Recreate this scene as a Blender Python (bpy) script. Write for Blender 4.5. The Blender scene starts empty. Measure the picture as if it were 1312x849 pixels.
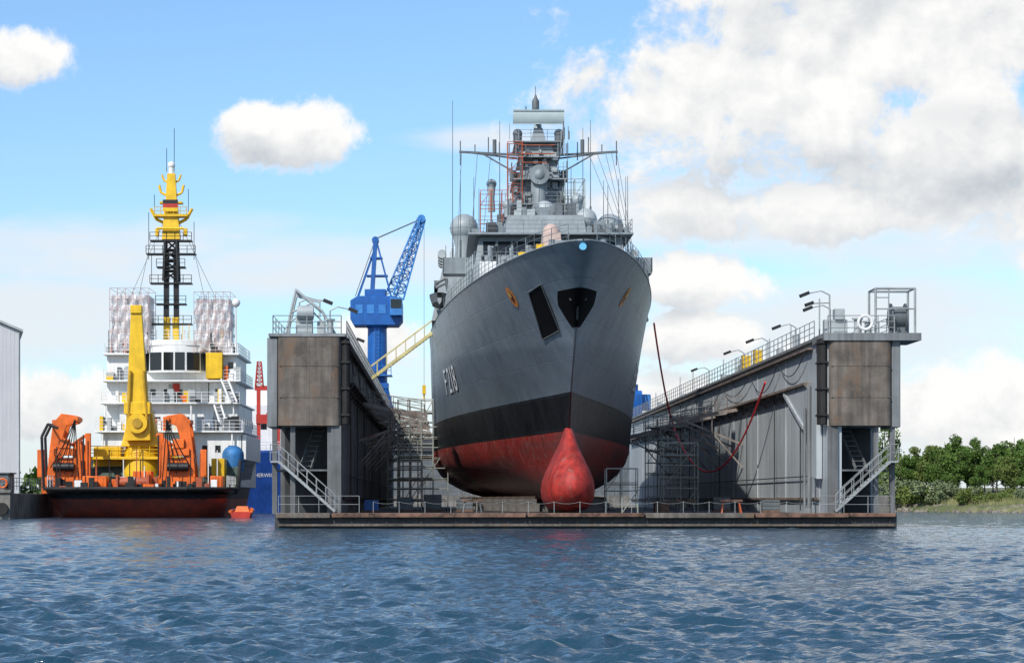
import bpy, math, random, bmesh
import numpy as np
from mathutils import Vector, Matrix
R=random.Random(7)
S=bpy.context.scene
COL=S.collection
# ---------------------------------------------------------------- materials
MATS={}
def mat(name,col,rough=.55,metal=0.,var=.18,scale=.8,bump=.08,streak=0.,rust=0.,rustcol=(.16,.07,.035),spec=.5,col2=None,alpha=1.):
    if name in MATS: return MATS[name]
    m=bpy.data.materials.new(name); m.use_nodes=True
    nt=m.node_tree; N=nt.nodes; L=nt.links
    b=N['Principled BSDF']
    b.inputs['Roughness'].default_value=rough; b.inputs['Metallic'].default_value=metal
    b.inputs['Specular IOR Level'].default_value=spec; b.inputs['Alpha'].default_value=alpha
    tc=N.new('ShaderNodeTexCoord')
    no=N.new('ShaderNodeTexNoise'); no.inputs['Scale'].default_value=scale; no.inputs['Detail'].default_value=7; no.inputs['Roughness'].default_value=.65
    L.new(tc.outputs['Object'],no.inputs['Vector'])
    mix=N.new('ShaderNodeMix'); mix.data_type='RGBA'
    c2=col2 or tuple(c*(1-var*2) for c in col)
    c1=tuple(min(1,c*(1+var*.6)) for c in col)
    mix.inputs[6].default_value=(*c2,1); mix.inputs[7].default_value=(*c1,1)
    mr=N.new('ShaderNodeMapRange'); mr.inputs[1].default_value=.32; mr.inputs[2].default_value=.62
    L.new(no.outputs[0],mr.inputs[0]); L.new(mr.outputs[0],mix.inputs[0])
    out=mix.outputs[2]
    if streak>0:
        mp=N.new('ShaderNodeMapping'); mp.inputs['Scale'].default_value=(2.2,2.2,.12)
        L.new(tc.outputs['Object'],mp.inputs[0])
        n2=N.new('ShaderNodeTexNoise'); n2.inputs['Scale'].default_value=1.6; n2.inputs['Detail'].default_value=6
        L.new(mp.outputs[0],n2.inputs['Vector'])
        r2=N.new('ShaderNodeMapRange'); r2.inputs[1].default_value=.42; r2.inputs[2].default_value=.7; r2.inputs[4].default_value=streak
        L.new(n2.outputs[0],r2.inputs[0])
        mx=N.new('ShaderNodeMix'); mx.data_type='RGBA'; mx.inputs[7].default_value=(*[c*.28 for c in col],1)
        L.new(r2.outputs[0],mx.inputs[0]); L.new(out,mx.inputs[6]); out=mx.outputs[2]
    if rust>0:
        n3=N.new('ShaderNodeTexNoise'); n3.inputs['Scale'].default_value=scale*1.7; n3.inputs['Detail'].default_value=9; n3.inputs['Roughness'].default_value=.7
        mp=N.new('ShaderNodeMapping'); mp.inputs['Scale'].default_value=(1,1,.45); mp.inputs['Location'].default_value=(13,5,2)
        L.new(tc.outputs['Object'],mp.inputs[0]); L.new(mp.outputs[0],n3.inputs['Vector'])
        r3=N.new('ShaderNodeMapRange'); r3.inputs[1].default_value=.66-.3*rust; r3.inputs[2].default_value=.78-.25*rust
        L.new(n3.outputs[0],r3.inputs[0])
        mx=N.new('ShaderNodeMix'); mx.data_type='RGBA'; mx.inputs[7].default_value=(*rustcol,1)
        L.new(r3.outputs[0],mx.inputs[0]); L.new(out,mx.inputs[6]); out=mx.outputs[2]
    L.new(out,b.inputs['Base Color'])
    if bump>0:
        bp=N.new('ShaderNodeBump'); bp.inputs['Strength'].default_value=bump*3; bp.inputs['Distance'].default_value=.05
        L.new(no.outputs[0],bp.inputs['Height']); L.new(bp.outputs[0],b.inputs['Normal'])
    MATS[name]=m
    return m
# ---------------------------------------------------------------- mesh builder
class MB:
    def __init__(s): s.v=[];s.f=[];s.m=[]
    def add(s,v,f,mi=0):
        o=len(s.v); s.v+=[tuple(p) for p in v]; s.f+=[tuple(i+o for i in q) for q in f]; s.m+=[mi]*len(f); return s
    def hexa(s,p,mi=0):
        return s.add(p,[(0,3,2,1),(4,5,6,7),(0,1,5,4),(1,2,6,5),(2,3,7,6),(3,0,4,7)],mi)
    def box(s,x0,x1,y0,y1,z0,z1,mi=0):
        return s.hexa([(x0,y0,z0),(x1,y0,z0),(x1,y1,z0),(x0,y1,z0),(x0,y0,z1),(x1,y0,z1),(x1,y1,z1),(x0,y1,z1)],mi)
    def fr(s,c,hw0,a0,b0,z0,hw1,a1,b1,z1,mi=0):
        return s.hexa([(c-hw0,a0,z0),(c+hw0,a0,z0),(c+hw0,b0,z0),(c-hw0,b0,z0),(c-hw1,a1,z1),(c+hw1,a1,z1),(c+hw1,b1,z1),(c-hw1,b1,z1)],mi)
    def basis(s,p,q):
        d=(Vector(q)-Vector(p)); l=d.length
        d=d/l if l>1e-6 else Vector((0,0,1))
        up=Vector((0,0,1)) if abs(d.z)<.95 else Vector((0,1,0))
        a=d.cross(up).normalized(); b=a.cross(d).normalized()
        return d,a,b
    def beam(s,p,q,w,h,mi=0,w2=None,h2=None):
        p=Vector(p);q=Vector(q);d,a,b=s.basis(p,q); w2=w2 or w; h2=h2 or h
        P=[]
        for c,ww,hh in((p,w,h),(q,w2,h2)):
            P+=[c-a*ww/2-b*hh/2,c+a*ww/2-b*hh/2,c+a*ww/2+b*hh/2,c-a*ww/2+b*hh/2]
        return s.hexa(P,mi)
    def tube(s,p,q,r,n=8,r2=None,mi=0):
        p=Vector(p);q=Vector(q);d,a,b=s.basis(p,q); r2=r if r2 is None else r2
        v=[]
        for c,rr in((p,r),(q,r2)):
            for i in range(n):
                t=2*math.pi*i/n; v.append(c+a*math.cos(t)*rr+b*math.sin(t)*rr)
        f=[(i,(i+1)%n,n+(i+1)%n,n+i) for i in range(n)]+[tuple(range(n-1,-1,-1)),tuple(range(n,2*n))]
        return s.add(v,f,mi)
    def path(s,pts,r,n=5,mi=0):
        for i in range(len(pts)-1): s.tube(pts[i],pts[i+1],r,n,mi=mi)
        return s
    def rev(s,c,prof,n=20,mi=0):
        v=[];f=[]
        for r,z in prof:
            for i in range(n):
                t=2*math.pi*i/n; v.append((c[0]+r*math.cos(t),c[1]+r*math.sin(t),c[2]+z))
        for k in range(len(prof)-1):
            for i in range(n): f.append((k*n+i,k*n+(i+1)%n,(k+1)*n+(i+1)%n,(k+1)*n+i))
        f.append(tuple(range(n-1,-1,-1))); f.append(tuple(range((len(prof)-1)*n,len(prof)*n)))
        return s.add(v,f,mi)
    def sph(s,c,r,n=20,mi=0,a0=-90,sz=1):
        pr=[]
        for k in range(11):
            t=math.radians(a0+(90-a0)*k/10); pr.append((max(.002,r*math.cos(t)),r*sz*math.sin(t)))
        return s.rev(c,pr,n,mi)
    def disc(s,c,r,y0,y1,n=20,mi=0):
        return s.tube((c[0],y0,c[1]),(c[0],y1,c[1]),r,n,mi=mi)
    def prism(s,poly,y0,y1,mi=0):
        n=len(poly)
        v=[(x,y0,z) for x,z in poly]+[(x,y1,z) for x,z in poly]
        f=[tuple(range(n-1,-1,-1)),tuple(range(n,2*n))]+[(i,(i+1)%n,n+(i+1)%n,n+i) for i in range(n)]
        return s.add(v,f,mi)
    def prismx(s,poly,x0,x1,mi=0):
        n=len(poly)
        v=[(x0,y,z) for y,z in poly]+[(x1,y,z) for y,z in poly]
        f=[tuple(range(n-1,-1,-1)),tuple(range(n,2*n))]+[(i,(i+1)%n,n+(i+1)%n,n+i) for i in range(n)]
        return s.add(v,f,mi)
    def grid(s,rows,mi=0):
        n=len(rows[0]); v=[p for r in rows for p in r]
        f=[(k*n+i,k*n+i+1,(k+1)*n+i+1,(k+1)*n+i) for k in range(len(rows)-1) for i in range(n-1)]
        return s.add(v,f,mi)
    def rail(s,pts,h=1.05,k=3,sp=1.6,r=.028,mi=0):
        for a,b in zip(pts[:-1],pts[1:]):
            a=Vector(a);b=Vector(b);n=max(1,int((b-a).length/sp))
            for i in range(n+1):
                p=a.lerp(b,i/n); s.tube(p,p+Vector((0,0,h)),r,4,mi=mi)
            for j in range(1,k+1):
                z=Vector((0,0,h*j/k)); s.tube(a+z,b+z,r*.8,4,mi=mi)
        return s
    def lattice(s,p,q,w0,w1,n,r,mi=0,h0=None,h1=None):
        p=Vector(p);q=Vector(q);d,a,b=s.basis(p,q);h0=h0 or w0;h1=h1 or w1
        def c(t,k):
            w=w0+(w1-w0)*t; h=h0+(h1-h0)*t; sx=(-1,1,1,-1)[k]; sy=(-1,-1,1,1)[k]
            return p.lerp(q,t)+a*sx*w/2+b*sy*h/2
        for k in range(4):
            s.tube(c(0,k),c(1,k),r,6,mi=mi)
            for i in range(n):
                t0=i/n;t1=(i+1)/n
                if i%2: s.tube(c(t0,k),c(t1,(k+1)%4),r*.6,4,mi=mi)
                else: s.tube(c(t0,(k+1)%4),c(t1,k),r*.6,4,mi=mi)
                s.tube(c(t1,k),c(t1,(k+1)%4),r*.6,4,mi=mi)
        return s
ORG={}
def thing(name,label,cat,loc,group=None):
    e=bpy.data.objects.new(name,None); COL.objects.link(e); e.location=loc; e.empty_display_size=.5
    e["label"]=label; e["category"]=cat
    if group: e["group"]=group
    ORG[e.name]=Vector(loc); return e
def mkmesh(mb,name,org,mats,recalc=True,ang=35):
    me=bpy.data.meshes.new(name)
    me.from_pydata([(v[0]-org[0],v[1]-org[1],v[2]-org[2]) for v in mb.v],[],mb.f)
    for m in mats: me.materials.append(m)
    if len(mats)>1: me.polygons.foreach_set('material_index',mb.m)
    if recalc:
        bm=bmesh.new(); bm.from_mesh(me); bmesh.ops.recalc_face_normals(bm,faces=bm.faces); bm.to_mesh(me); bm.free()
    me.shade_smooth(); me.set_sharp_from_angle(angle=math.radians(ang)); me.update()
    return me
def part(mb,name,parent,mats,label=None,kind=None,recalc=True,bevel=0,ang=35):
    if not isinstance(mats,(list,tuple)): mats=[mats]
    org=ORG[parent.name]
    o=bpy.data.objects.new(name,mkmesh(mb,name,org,mats,recalc,ang)); COL.objects.link(o); o.parent=parent
    ORG[o.name]=org
    if label: o["label"]=label
    if kind: o["kind"]=kind
    if bevel:
        bv=o.modifiers.new('b','BEVEL'); bv.width=bevel; bv.segments=2; bv.limit_method='ANGLE'
    return o
def solo(mb,name,label,cat,mats,org,group=None,**k):
    if not isinstance(mats,(list,tuple)): mats=[mats]
    o=bpy.data.objects.new(name,mkmesh(mb,name,Vector(org),mats)); COL.objects.link(o); o.location=org
    o["label"]=label; o["category"]=cat
    if group: o["group"]=group
    ORG[o.name]=Vector(org)
    if k.get('bevel'):
        bv=o.modifiers.new('b','BEVEL'); bv.width=k['bevel']; bv.segments=2; bv.limit_method='ANGLE'
    return o
def struct(mb,name,mats,recalc=False):
    o=bpy.data.objects.new(name,mkmesh(mb,name,Vector((0,0,0)),mats,recalc)); COL.objects.link(o); o["kind"]="structure"; return o
def dup(root,loc,rot=0,sc=1,label=None):
    def rec(o,par):
        c=o.copy(); COL.objects.link(c)
        if par is not None: c.parent=par
        for ch in list(o.children):
            rec(ch,c)
        return c
    c=rec(root,None); c.location=loc; c.rotation_euler=(0,0,rot)
    c.scale=(sc,sc,sc) if not isinstance(sc,tuple) else sc
    if label: c["label"]=label
    return c
def textpoly(t,size):
    cu=bpy.data.curves.new('t','FONT'); cu.body=t; cu.size=size; cu.resolution_u=3
    o=bpy.data.objects.new('t',cu); COL.objects.link(o)
    dg=bpy.context.evaluated_depsgraph_get(); dg.update()
    me=bpy.data.meshes.new_from_object(o.evaluated_get(dg))
    v=[tuple(x.co) for x in me.vertices]; f=[tuple(p.vertices) for p in me.polygons]
    bpy.data.objects.remove(o); bpy.data.curves.remove(cu)
    return v,f
# palette
GREY=mat('naval_grey',(.23,.265,.285),.5,var=.1,scale=.6,streak=.3)
GREY2=mat('naval_grey_dark',(.12,.138,.15),.55,var=.15,scale=1,streak=.3)
LGREY=mat('light_grey_cover',(.38,.42,.43),.5,var=.1)
DGLASS=mat('dark_glass',(.012,.016,.02),.1,var=.1,bump=0)
BLACK=mat('black_paint',(.012,.012,.013),.5,var=.2)
RUBBER=mat('black_rubber',(.018,.017,.017),.75,var=.3)
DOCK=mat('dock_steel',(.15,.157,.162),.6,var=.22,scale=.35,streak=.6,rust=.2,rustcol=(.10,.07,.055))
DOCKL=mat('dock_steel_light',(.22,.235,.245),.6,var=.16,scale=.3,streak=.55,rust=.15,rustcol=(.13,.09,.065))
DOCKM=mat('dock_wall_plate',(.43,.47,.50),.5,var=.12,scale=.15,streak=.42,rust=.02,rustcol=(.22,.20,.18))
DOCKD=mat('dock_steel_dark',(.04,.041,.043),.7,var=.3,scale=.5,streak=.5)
RUSTP=mat('rusted_plate',(.155,.132,.112),.75,var=.3,scale=.7,bump=.2,streak=.65,rust=.48,rustcol=(.15,.095,.06))
TIMBER=mat('weathered_timber',(.17,.095,.065),.8,var=.4,scale=1.6,bump=.2,rust=.3,rustcol=(.20,.08,.04))
RAILG=mat('galvanised_rail',(.34,.36,.36),.45,metal=.2,var=.15,bump=0)
BLUE=mat('crane_blue',(.010,.11,.40),.42,var=.15,scale=.7,streak=.3)
BLUEL=mat('crane_blue_light',(.04,.2,.52),.42,var=.15)
YEL=mat('yellow_paint',(.80,.50,.012),.45,var=.12,scale=.7,streak=.22)
ORG_M=mat('orange_paint',(.80,.15,.012),.45,var=.16,scale=.8,streak=.25)
WHITE=mat('white_paint',(.78,.79,.78),.5,var=.06,scale=.5,streak=.22)
WHITE2=mat('white_plain',(.78,.78,.77),.5,var=.05)
REDP=mat('red_paint',(.5,.035,.02),.5,var=.15)
REDO=mat('scaffold_orange_red',(.42,.09,.035),.6,var=.2)
TAN=mat('tan_cover',(.50,.38,.33),.7,var=.1)
DOME=mat('dome_grey',(.30,.34,.36),.45,var=.06)
# ---------------------------------------------------------------- world / sky
SUNV=Vector((-.44,-.70,.72)).normalized()
W=bpy.data.worlds.new("World"); S.world=W; W.use_nodes=True
nt=W.node_tree; N=nt.nodes; L=nt.links; N.clear()
def sk(v,n,i):
    if isinstance(v,(int,float)): n.inputs[i].default_value=v
    else: L.new(v,n.inputs[i])
def M(op,a,b=0.,c=0.,cl=False):
    n=N.new('ShaderNodeMath'); n.operation=op; n.use_clamp=cl
    sk(a,n,0); sk(b,n,1)
    if len(n.inputs)>2: sk(c,n,2)
    return n.outputs[0]
def MR(v,a,b,c=0.,d=1.,smooth=True):
    n=N.new('ShaderNodeMapRange'); n.interpolation_type='SMOOTHSTEP' if smooth else 'LINEAR'
    sk(v,n,0)
    for i,x in enumerate((a,b,c,d)): n.inputs[i+1].default_value=x
    return n.outputs[0]
sky=N.new('ShaderNodeTexSky'); sky.sky_type='NISHITA'; sky.sun_disc=False
sky.sun_elevation=math.asin(SUNV.z); sky.sun_rotation=math.atan2(SUNV.x,SUNV.y); sky.air_density=1.0; sky.dust_density=.5; sky.ozone_density=1.5
tc=N.new('ShaderNodeTexCoord'); sep=N.new('ShaderNodeSeparateXYZ'); L.new(tc.outputs['Generated'],sep.inputs[0])
dx,dy,dz=sep.outputs
yy=M('MAXIMUM',dy,.06)
sx=M('MULTIPLY',M('DIVIDE',dx,yy),30.24); sy=M('MULTIPLY',M('DIVIDE',dz,yy),30.24)
vm=N.new('ShaderNodeVectorMath'); vm.operation='SCALE'; vm.inputs['Scale'].default_value=30.24; L.new(tc.outputs['Generated'],vm.inputs[0])
def noise(off,scale,detail=8,rough=.58,stretch=(1,1,1),dist=0.):
    mp=N.new('ShaderNodeMapping'); mp.inputs['Location'].default_value=off; mp.inputs['Scale'].default_value=stretch
    L.new(vm.outputs[0],mp.inputs[0])
    n=N.new('ShaderNodeTexNoise'); n.inputs['Scale'].default_value=scale; n.inputs['Detail'].default_value=detail; n.inputs['Roughness'].default_value=rough; n.inputs['Distortion'].default_value=dist
    L.new(mp.outputs[0],n.inputs['Vector']); return n.outputs[0]
def ell(cx,cy,rx,ry,X_=None,Y_=None):
    a=M('DIVIDE',M('SUBTRACT',X_ or sx,cx),rx); b=M('DIVIDE',M('SUBTRACT',Y_ or sy,cy),ry)
    return M('SUBTRACT',1.,M('SQRT',M('ADD',M('MULTIPLY',a,a),M('MULTIPLY',b,b))))
def mx(lst):
    r=lst[0]
    for q in lst[1:]: r=M('MAXIMUM',r,q)
    return r
n1=noise((3,0,1),.85,12,.64,dist=.2)
n1o=noise((3-.12,0,1.22),.85,6,.6,dist=.2)
nw=noise((4,2,9),.5,9,.62,(.4,1,1.5))
nb=noise((1,6,2),.55,7,.6,(.8,1,1))
nbo=noise((.85,6,2.35),.55,4,.55,(.8,1,1))
CU=[(-1.85,4.62,.95,.52),(-2.3,4.8,.5,.3),(-5.3,5.65,.8,.46),
 (6.1,6.4,3.8,2.0),(4.1,4.9,2.8,1.3),(2.9,4.75,1.6,.85),(7.0,4.3,3.4,1.2),(5.0,3.75,3.2,.5),
 (3.3,2.8,.9,.36),(3.25,2.1,.75,.34),(-4.9,1.25,1.2,.6),(6.6,1.2,1.8,.75),(7.6,1.0,1.4,.8),(-.9,2.0,.9,.5),(2.0,1.0,2.5,.6),(4.6,1.6,.9,.4)]
gen=M('MINIMUM',M('SUBTRACT',M('MULTIPLY',sy,.3),2.6),.02)
sxo=M('ADD',sx,.12); syo=M('ADD',sy,.28)
E=mx([ell(*c) for c in CU]+[gen])
Eo=mx([ell(*c,sxo,syo) for c in CU]+[gen])
raw=M('ADD',M('MINIMUM',E,.62),M('MULTIPLY',M('SUBTRACT',n1,.5),2.5))
rawo=M('ADD',M('MINIMUM',Eo,.62),M('MULTIPLY',M('SUBTRACT',n1o,.5),1.9))
A1=MR(raw,-.04,.40)
wis=mx([ell(-4.2,3.25,2.8,.5),ell(-2.0,2.95,3.0,.55),ell(5.6,3.4,3.8,.6),ell(5.2,2.2,3.8,.9),ell(0,.3,14,1.7),ell(2.6,3.6,1.8,.6),ell(.5,4.6,1.2,.2),ell(-5,2.2,2.2,.7),ell(-.4,3.0,1.6,.5)])
raww=M('ADD',M('MINIMUM',wis,.7),M('MULTIPLY',M('SUBTRACT',nw,.5),2.4))
A2=M('MULTIPLY',MR(raww,-.2,.85),.92)
relief=M('ADD',.80,M('MULTIPLY',M('SUBTRACT',raw,rawo),.62))
relief=M('ADD',relief,M('MULTIPLY',M('SUBTRACT',nb,nbo),1.6),cl=True)
gr=mx([ell(4.4,4.15,2.4,.45),ell(7.0,3.95,2.8,.6),ell(6.6,4.9,1.5,.4)])
gr=MR(M('ADD',gr,M('MULTIPLY',M('SUBTRACT',nw,.5),1.6)),-.1,.9)
lit=M('SUBTRACT',relief,M('MULTIPLY',gr,.30),cl=True)
lit=M('MAXIMUM',lit,M('MULTIPLY',M('SUBTRACT',1.,MR(raw,.0,.5)),.85))
cm=N.new('ShaderNodeMix'); cm.data_type='RGBA'; cm.inputs[6].default_value=(.50,.55,.61,1); cm.inputs[7].default_value=(1.0,.995,.98,1); L.new(lit,cm.inputs[0])
skm=N.new('ShaderNodeMix'); skm.data_type='RGBA'; skm.blend_type='MULTIPLY'; skm.inputs[0].default_value=1; L.new(sky.outputs[0],skm.inputs[6])
SKY_K=.135
skm.inputs[7].default_value=(SKY_K*.84,SKY_K*1.04,SKY_K*1.24,1)
w2=N.new('ShaderNodeMix'); w2.data_type='RGBA'; L.new(A2,w2.inputs[0]); L.new(skm.outputs[2],w2.inputs[6]); w2.inputs[7].default_value=(.82,.87,.92,1)
w1=N.new('ShaderNodeMix'); w1.data_type='RGBA'; L.new(A1,w1.inputs[0]); L.new(w2.outputs[2],w1.inputs[6]); L.new(cm.outputs[2],w1.inputs[7])
sc=N.new('ShaderNodeVectorMath'); sc.operation='SCALE'; sc.inputs['Scale'].default_value=10; L.new(w1.outputs[2],sc.inputs[0])
bg=N.new('ShaderNodeBackground'); bg.inputs[1].default_value=.1; L.new(sc.outputs[0],bg.inputs[0])
wo=N.new('ShaderNodeOutputWorld'); L.new(bg.outputs[0],wo.inputs[0])
sl=bpy.data.lights.new('sun','SUN'); sl.energy=4.3; sl.angle=math.radians(.6); sl.color=(1,.95,.87)
so=bpy.data.objects.new('sun',sl); COL.objects.link(so); so.rotation_euler=SUNV.to_track_quat('Z','Y').to_euler(); so.location=(-60,-60,80)
# ---------------------------------------------------------------- camera
cd=bpy.data.cameras.new('camera'); cam=bpy.data.objects.new('camera',cd); COL.objects.link(cam); S.camera=cam
cam.location=(0,0,1.7); cam.rotation_euler=(math.radians(90),0,0)
cd.sensor_width=36; cd.lens=3024/1312*36; cd.shift_x=88/1312; cd.shift_y=(640-424.5)/1312; cd.clip_end=20000; cd.clip_start=.5
S.view_settings.view_transform='Standard'; S.view_settings.look='None'; S.view_settings.exposure=0
# ---------------------------------------------------------------- water
ys=np.concatenate([[-400,-60,4],np.geomspace(13,420,1150),[600,1000,2500,9000]])
us=np.concatenate([[-40,-6,-1.5,-.5],np.linspace(-.24,.30,850),[.6,1.5,6,40]])
Y,U=np.meshgrid(ys,us,indexing='ij'); X=U*np.maximum(Y,13)
dyr=np.gradient(ys)[:,None]
rng=np.random.default_rng(3)
Z=np.zeros_like(X); DX=np.zeros_like(X); DY=np.zeros_like(X)
for i in range(120):
    lam=.16*(1.9/.16)**(rng.random()**1.0); th=math.radians(68+rng.normal()*45); k=2*math.pi/lam
    A=.038*lam/(2*math.pi)*rng.uniform(.6,1.5)
    if lam>1.1: A*=.6
    wgt=np.clip((lam/dyr-1.8)/2.0,0,1)
    ph=k*(X*math.cos(th)+Y*math.sin(th))+rng.random()*6.28
    Z+=A*wgt*np.cos(ph); DX-=A*wgt*np.sin(ph)*math.cos(th); DY-=A*wgt*np.sin(ph)*math.sin(th)
patch=.85+.25*np.sin(X*.09+Y*.035+1)*np.sin(Y*.06-X*.03)+.18*np.sin(X*.45+2)*np.sin(Y*.31)
core=((U>-.26)&(U<.32)&(Y>12)&(Y<430)).astype(float)
Z=Z*patch*core; X2=X+DX*patch*core; Y2=Y+DY*patch*core
nr,nc=X.shape
me=bpy.data.meshes.new('water'); me.vertices.add(nr*nc)
me.vertices.foreach_set('co',np.stack([X2,Y2,Z],-1).astype(np.float32).ravel())
idx=np.arange(nr*nc).reshape(nr,nc); q=np.stack([idx[:-1,:-1],idx[:-1,1:],idx[1:,1:],idx[1:,:-1]],-1).reshape(-1,4)
me.loops.add(q.size); me.polygons.add(len(q)); me.loops.foreach_set('vertex_index',q.ravel().astype(np.int32))
me.polygons.foreach_set('loop_start',np.arange(0,q.size,4,dtype=np.int32)); me.update(calc_edges=True); me.shade_smooth()
wm=bpy.data.materials.new('water'); wm.use_nodes=True; nt=wm.node_tree; b=nt.nodes['Principled BSDF']
b.inputs['Base Color'].default_value=(.014,.052,.088,1); b.inputs['Roughness'].default_value=.07; b.inputs['IOR'].default_value=1.33
g=nt.nodes.new('ShaderNodeNewGeometry')
def wn(sc_,st,dist,prev=None,strength=.5):
    mp=nt.nodes.new('ShaderNodeMapping'); mp.inputs['Scale'].default_value=st; nt.links.new(g.outputs['Position'],mp.inputs[0])
    n=nt.nodes.new('ShaderNodeTexNoise'); n.inputs['Scale'].default_value=sc_; n.inputs['Detail'].default_value=4; nt.links.new(mp.outputs[0],n.inputs['Vector'])
    bp=nt.nodes.new('ShaderNodeBump'); bp.inputs['Strength'].default_value=strength; bp.inputs['Distance'].default_value=dist
    nt.links.new(n.outputs[0],bp.inputs['Height'])
    if prev: nt.links.new(prev,bp.inputs['Normal'])
    return bp.outputs[0]
o1=wn(3.2,(1,1.3,1),.12,None,.8); o2=wn(12,(1,1.2,1),.032,o1,.8)
nt.links.new(o2,b.inputs['Normal'])
me.materials.append(wm); wo_=bpy.data.objects.new('water',me); COL.objects.link(wo_); wo_["kind"]="structure"
# ---------------------------------------------------------------- terrain
GR=mat('shore_grass',(.10,.115,.045),.95,var=.3,scale=.12,bump=.3,col2=(.045,.07,.02),rust=.5,rustcol=(.26,.23,.13))
sh=[(-3000,900),(-700,560),(-100,520),(10,490),(42,440),(60,352),(74,314),(110,292),(400,220),(3000,-200)]
prof=[(0,-.5),(1.5,.5),(4,1.0),(9,1.7),(30,2.6),(80,3.6),(300,5),(3500,12)]
mb=MB(); rows=[]
pts=[]
for a,b2 in zip(sh[:-1],sh[1:]):
    n=max(2,min(24,int(math.hypot(b2[0]-a[0],b2[1]-a[1])/12)))
    for i in range(n): pts.append((a[0]+(b2[0]-a[0])*i/n,a[1]+(b2[1]-a[1])*i/n))
pts.append(sh[-1])
for d,z in prof:
    rows.append([(x+d*.3+R.uniform(-.6,.6),y+d,z+(R.uniform(-.15,.2) if d<100 else 0)) for x,y in pts])
mb.grid(rows); struct(mb,'ground',[GR])
mb=MB()
def shy(x): return 352-38*(x-60)/14 if x<74 else 314-22*(x-74)/36
for i in range(1100):
    x0=R.uniform(58,110); d=R.uniform(-.5,4.5); r=R.uniform(.15,.5); c=(x0+d*.3,shy(x0)+d,-.1+d*.25)
    vs=[(c[0]+math.cos(t)*r*R.uniform(.6,1.2),c[1]+math.sin(t)*r*R.uniform(.6,1.2),c[2]+zz*r) for zz in(-.4,.45) for t in(0,1.25,2.5,3.8,5)]
    mb.add(vs,[(0,1,2,3,4),(5,6,7,8,9)]+[(j,(j+1)%5,5+(j+1)%5,5+j) for j in range(5)])
ro=struct(mb,'shoreline_rocks',[mat('rock',(.27,.24,.2),.9,var=.35,scale=1.5)],True); ro["kind"]="stuff"
# reeds and tall grass along the bank
mb=MB()
for i in range(9000):
    x0=R.uniform(60,108); d=R.uniform(3.5,13); x=x0+d*.3; y=shy(x0)+d; z=.8+min(1,(d-3.5)/6)*.9; h=R.uniform(.35,1.1); w=R.uniform(.03,.08); l=R.uniform(-.2,.2)
    mb.add([(x-w,y,z),(x+w,y,z),(x+l,y+R.uniform(-.1,.1),z+h)],[(0,1,2)])
re_=struct(mb,'reeds',[mat('reed',(.23,.22,.10),.9,var=.35,scale=.3,bump=0,col2=(.10,.14,.04))]); re_["kind"]="stuff"
# ---------------------------------------------------------------- trees
def leafmat(nm,a,b_):
    m=bpy.data.materials.new(nm); m.use_nodes=True; nt=m.node_tree; b=nt.nodes['Principled BSDF']; b.inputs['Roughness'].default_value=.75; b.inputs['Specular IOR Level'].default_value=.2
    g=nt.nodes.new('ShaderNodeNewGeometry'); tc=nt.nodes.new('ShaderNodeTexCoord'); n=nt.nodes.new('ShaderNodeTexNoise'); n.inputs['Scale'].default_value=.6
    nt.links.new(tc.outputs['Object'],n.inputs['Vector'])
    ad=nt.nodes.new('ShaderNodeMath'); ad.operation='MULTIPLY_ADD'; nt.links.new(g.outputs['Random Per Island'],ad.inputs[0]); ad.inputs[1].default_value=.55
    sb=nt.nodes.new('ShaderNodeMath'); sb.operation='SUBTRACT'; nt.links.new(n.outputs[0],sb.inputs[0]); sb.inputs[1].default_value=.28
    nt.links.new(sb.outputs[0],ad.inputs[2])
    mx_=nt.nodes.new('ShaderNodeMix'); mx_.data_type='RGBA'; mx_.inputs[6].default_value=(*a,1); mx_.inputs[7].default_value=(*b_,1)
    nt.links.new(ad.outputs[0],mx_.inputs[0]); nt.links.new(mx_.outputs[2],b.inputs['Base Color']); return m
LEAF=[leafmat('foliage_dark',(.028,.07,.015),(.13,.21,.04)),leafmat('foliage_olive',(.05,.085,.02),(.19,.24,.06)),leafmat('foliage_silver',(.09,.125,.06),(.26,.31,.16))]
BARK=mat('bark',(.09,.07,.05),.9,var=.3)
def leaves(mb,blobs,n,size,rr):
    for i in range(n):
        c,r=rr.choice(blobs)
        d=Vector((rr.gauss(0,1),rr.gauss(0,1),rr.gauss(0,1))).normalized()*r*(rr.random()**.35)
        d.z*=.8
        p=Vector(c)+d; a=Vector((rr.gauss(0,1),rr.gauss(0,1),rr.gauss(0,1))).normalized(); u=a.orthogonal().normalized()*size*rr.uniform(.5,1.2); v=a.cross(u).normalized()*size*rr.uniform(.5,1.2)
        mb.add([p-u-v,p+u-v*.6,p+u*.8+v,p-u*.7+v],[(0,1,2,3)])
def tree(seed,h,lm,label,sl_=1.):
    rr=random.Random(seed); t=thing('tree',label,'tree',(0,0,0),'trees on the shore')
    mb=MB(); mb.tube((0,0,-.5),(rr.uniform(-.2,.2),0,h*.45),.2,8,.13); blobs=[]
    for i in range(10):
        z0=h*rr.uniform(.12,.42); an=rr.uniform(0,6.28); l=h*rr.uniform(.14,.34)*sl_; e=(math.cos(an)*l,math.sin(an)*l,z0+h*rr.uniform(.05,.35))
        mb.tube((0,0,z0),e,.08,5,.03); blobs.append((e,h*rr.uniform(.10,.19)))
    mb.tube((0,0,h*.45),(0,0,h*.85),.13,6,.03)
    for i in range(10):
        z=h*rr.uniform(.3,.96); w=h*.26*sl_*math.sin(math.pi*min(.98,(z/h-.05)/.98)); an=rr.uniform(0,6.28)
        blobs.append(((math.cos(an)*w,math.sin(an)*w,z),h*rr.uniform(.06,.14)))
    part(mb,'trunk',t,BARK)
    mb=MB(); leaves(mb,blobs,4200,.17,rr); part(mb,'crown',t,lm,recalc=False)
    return t
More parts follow.
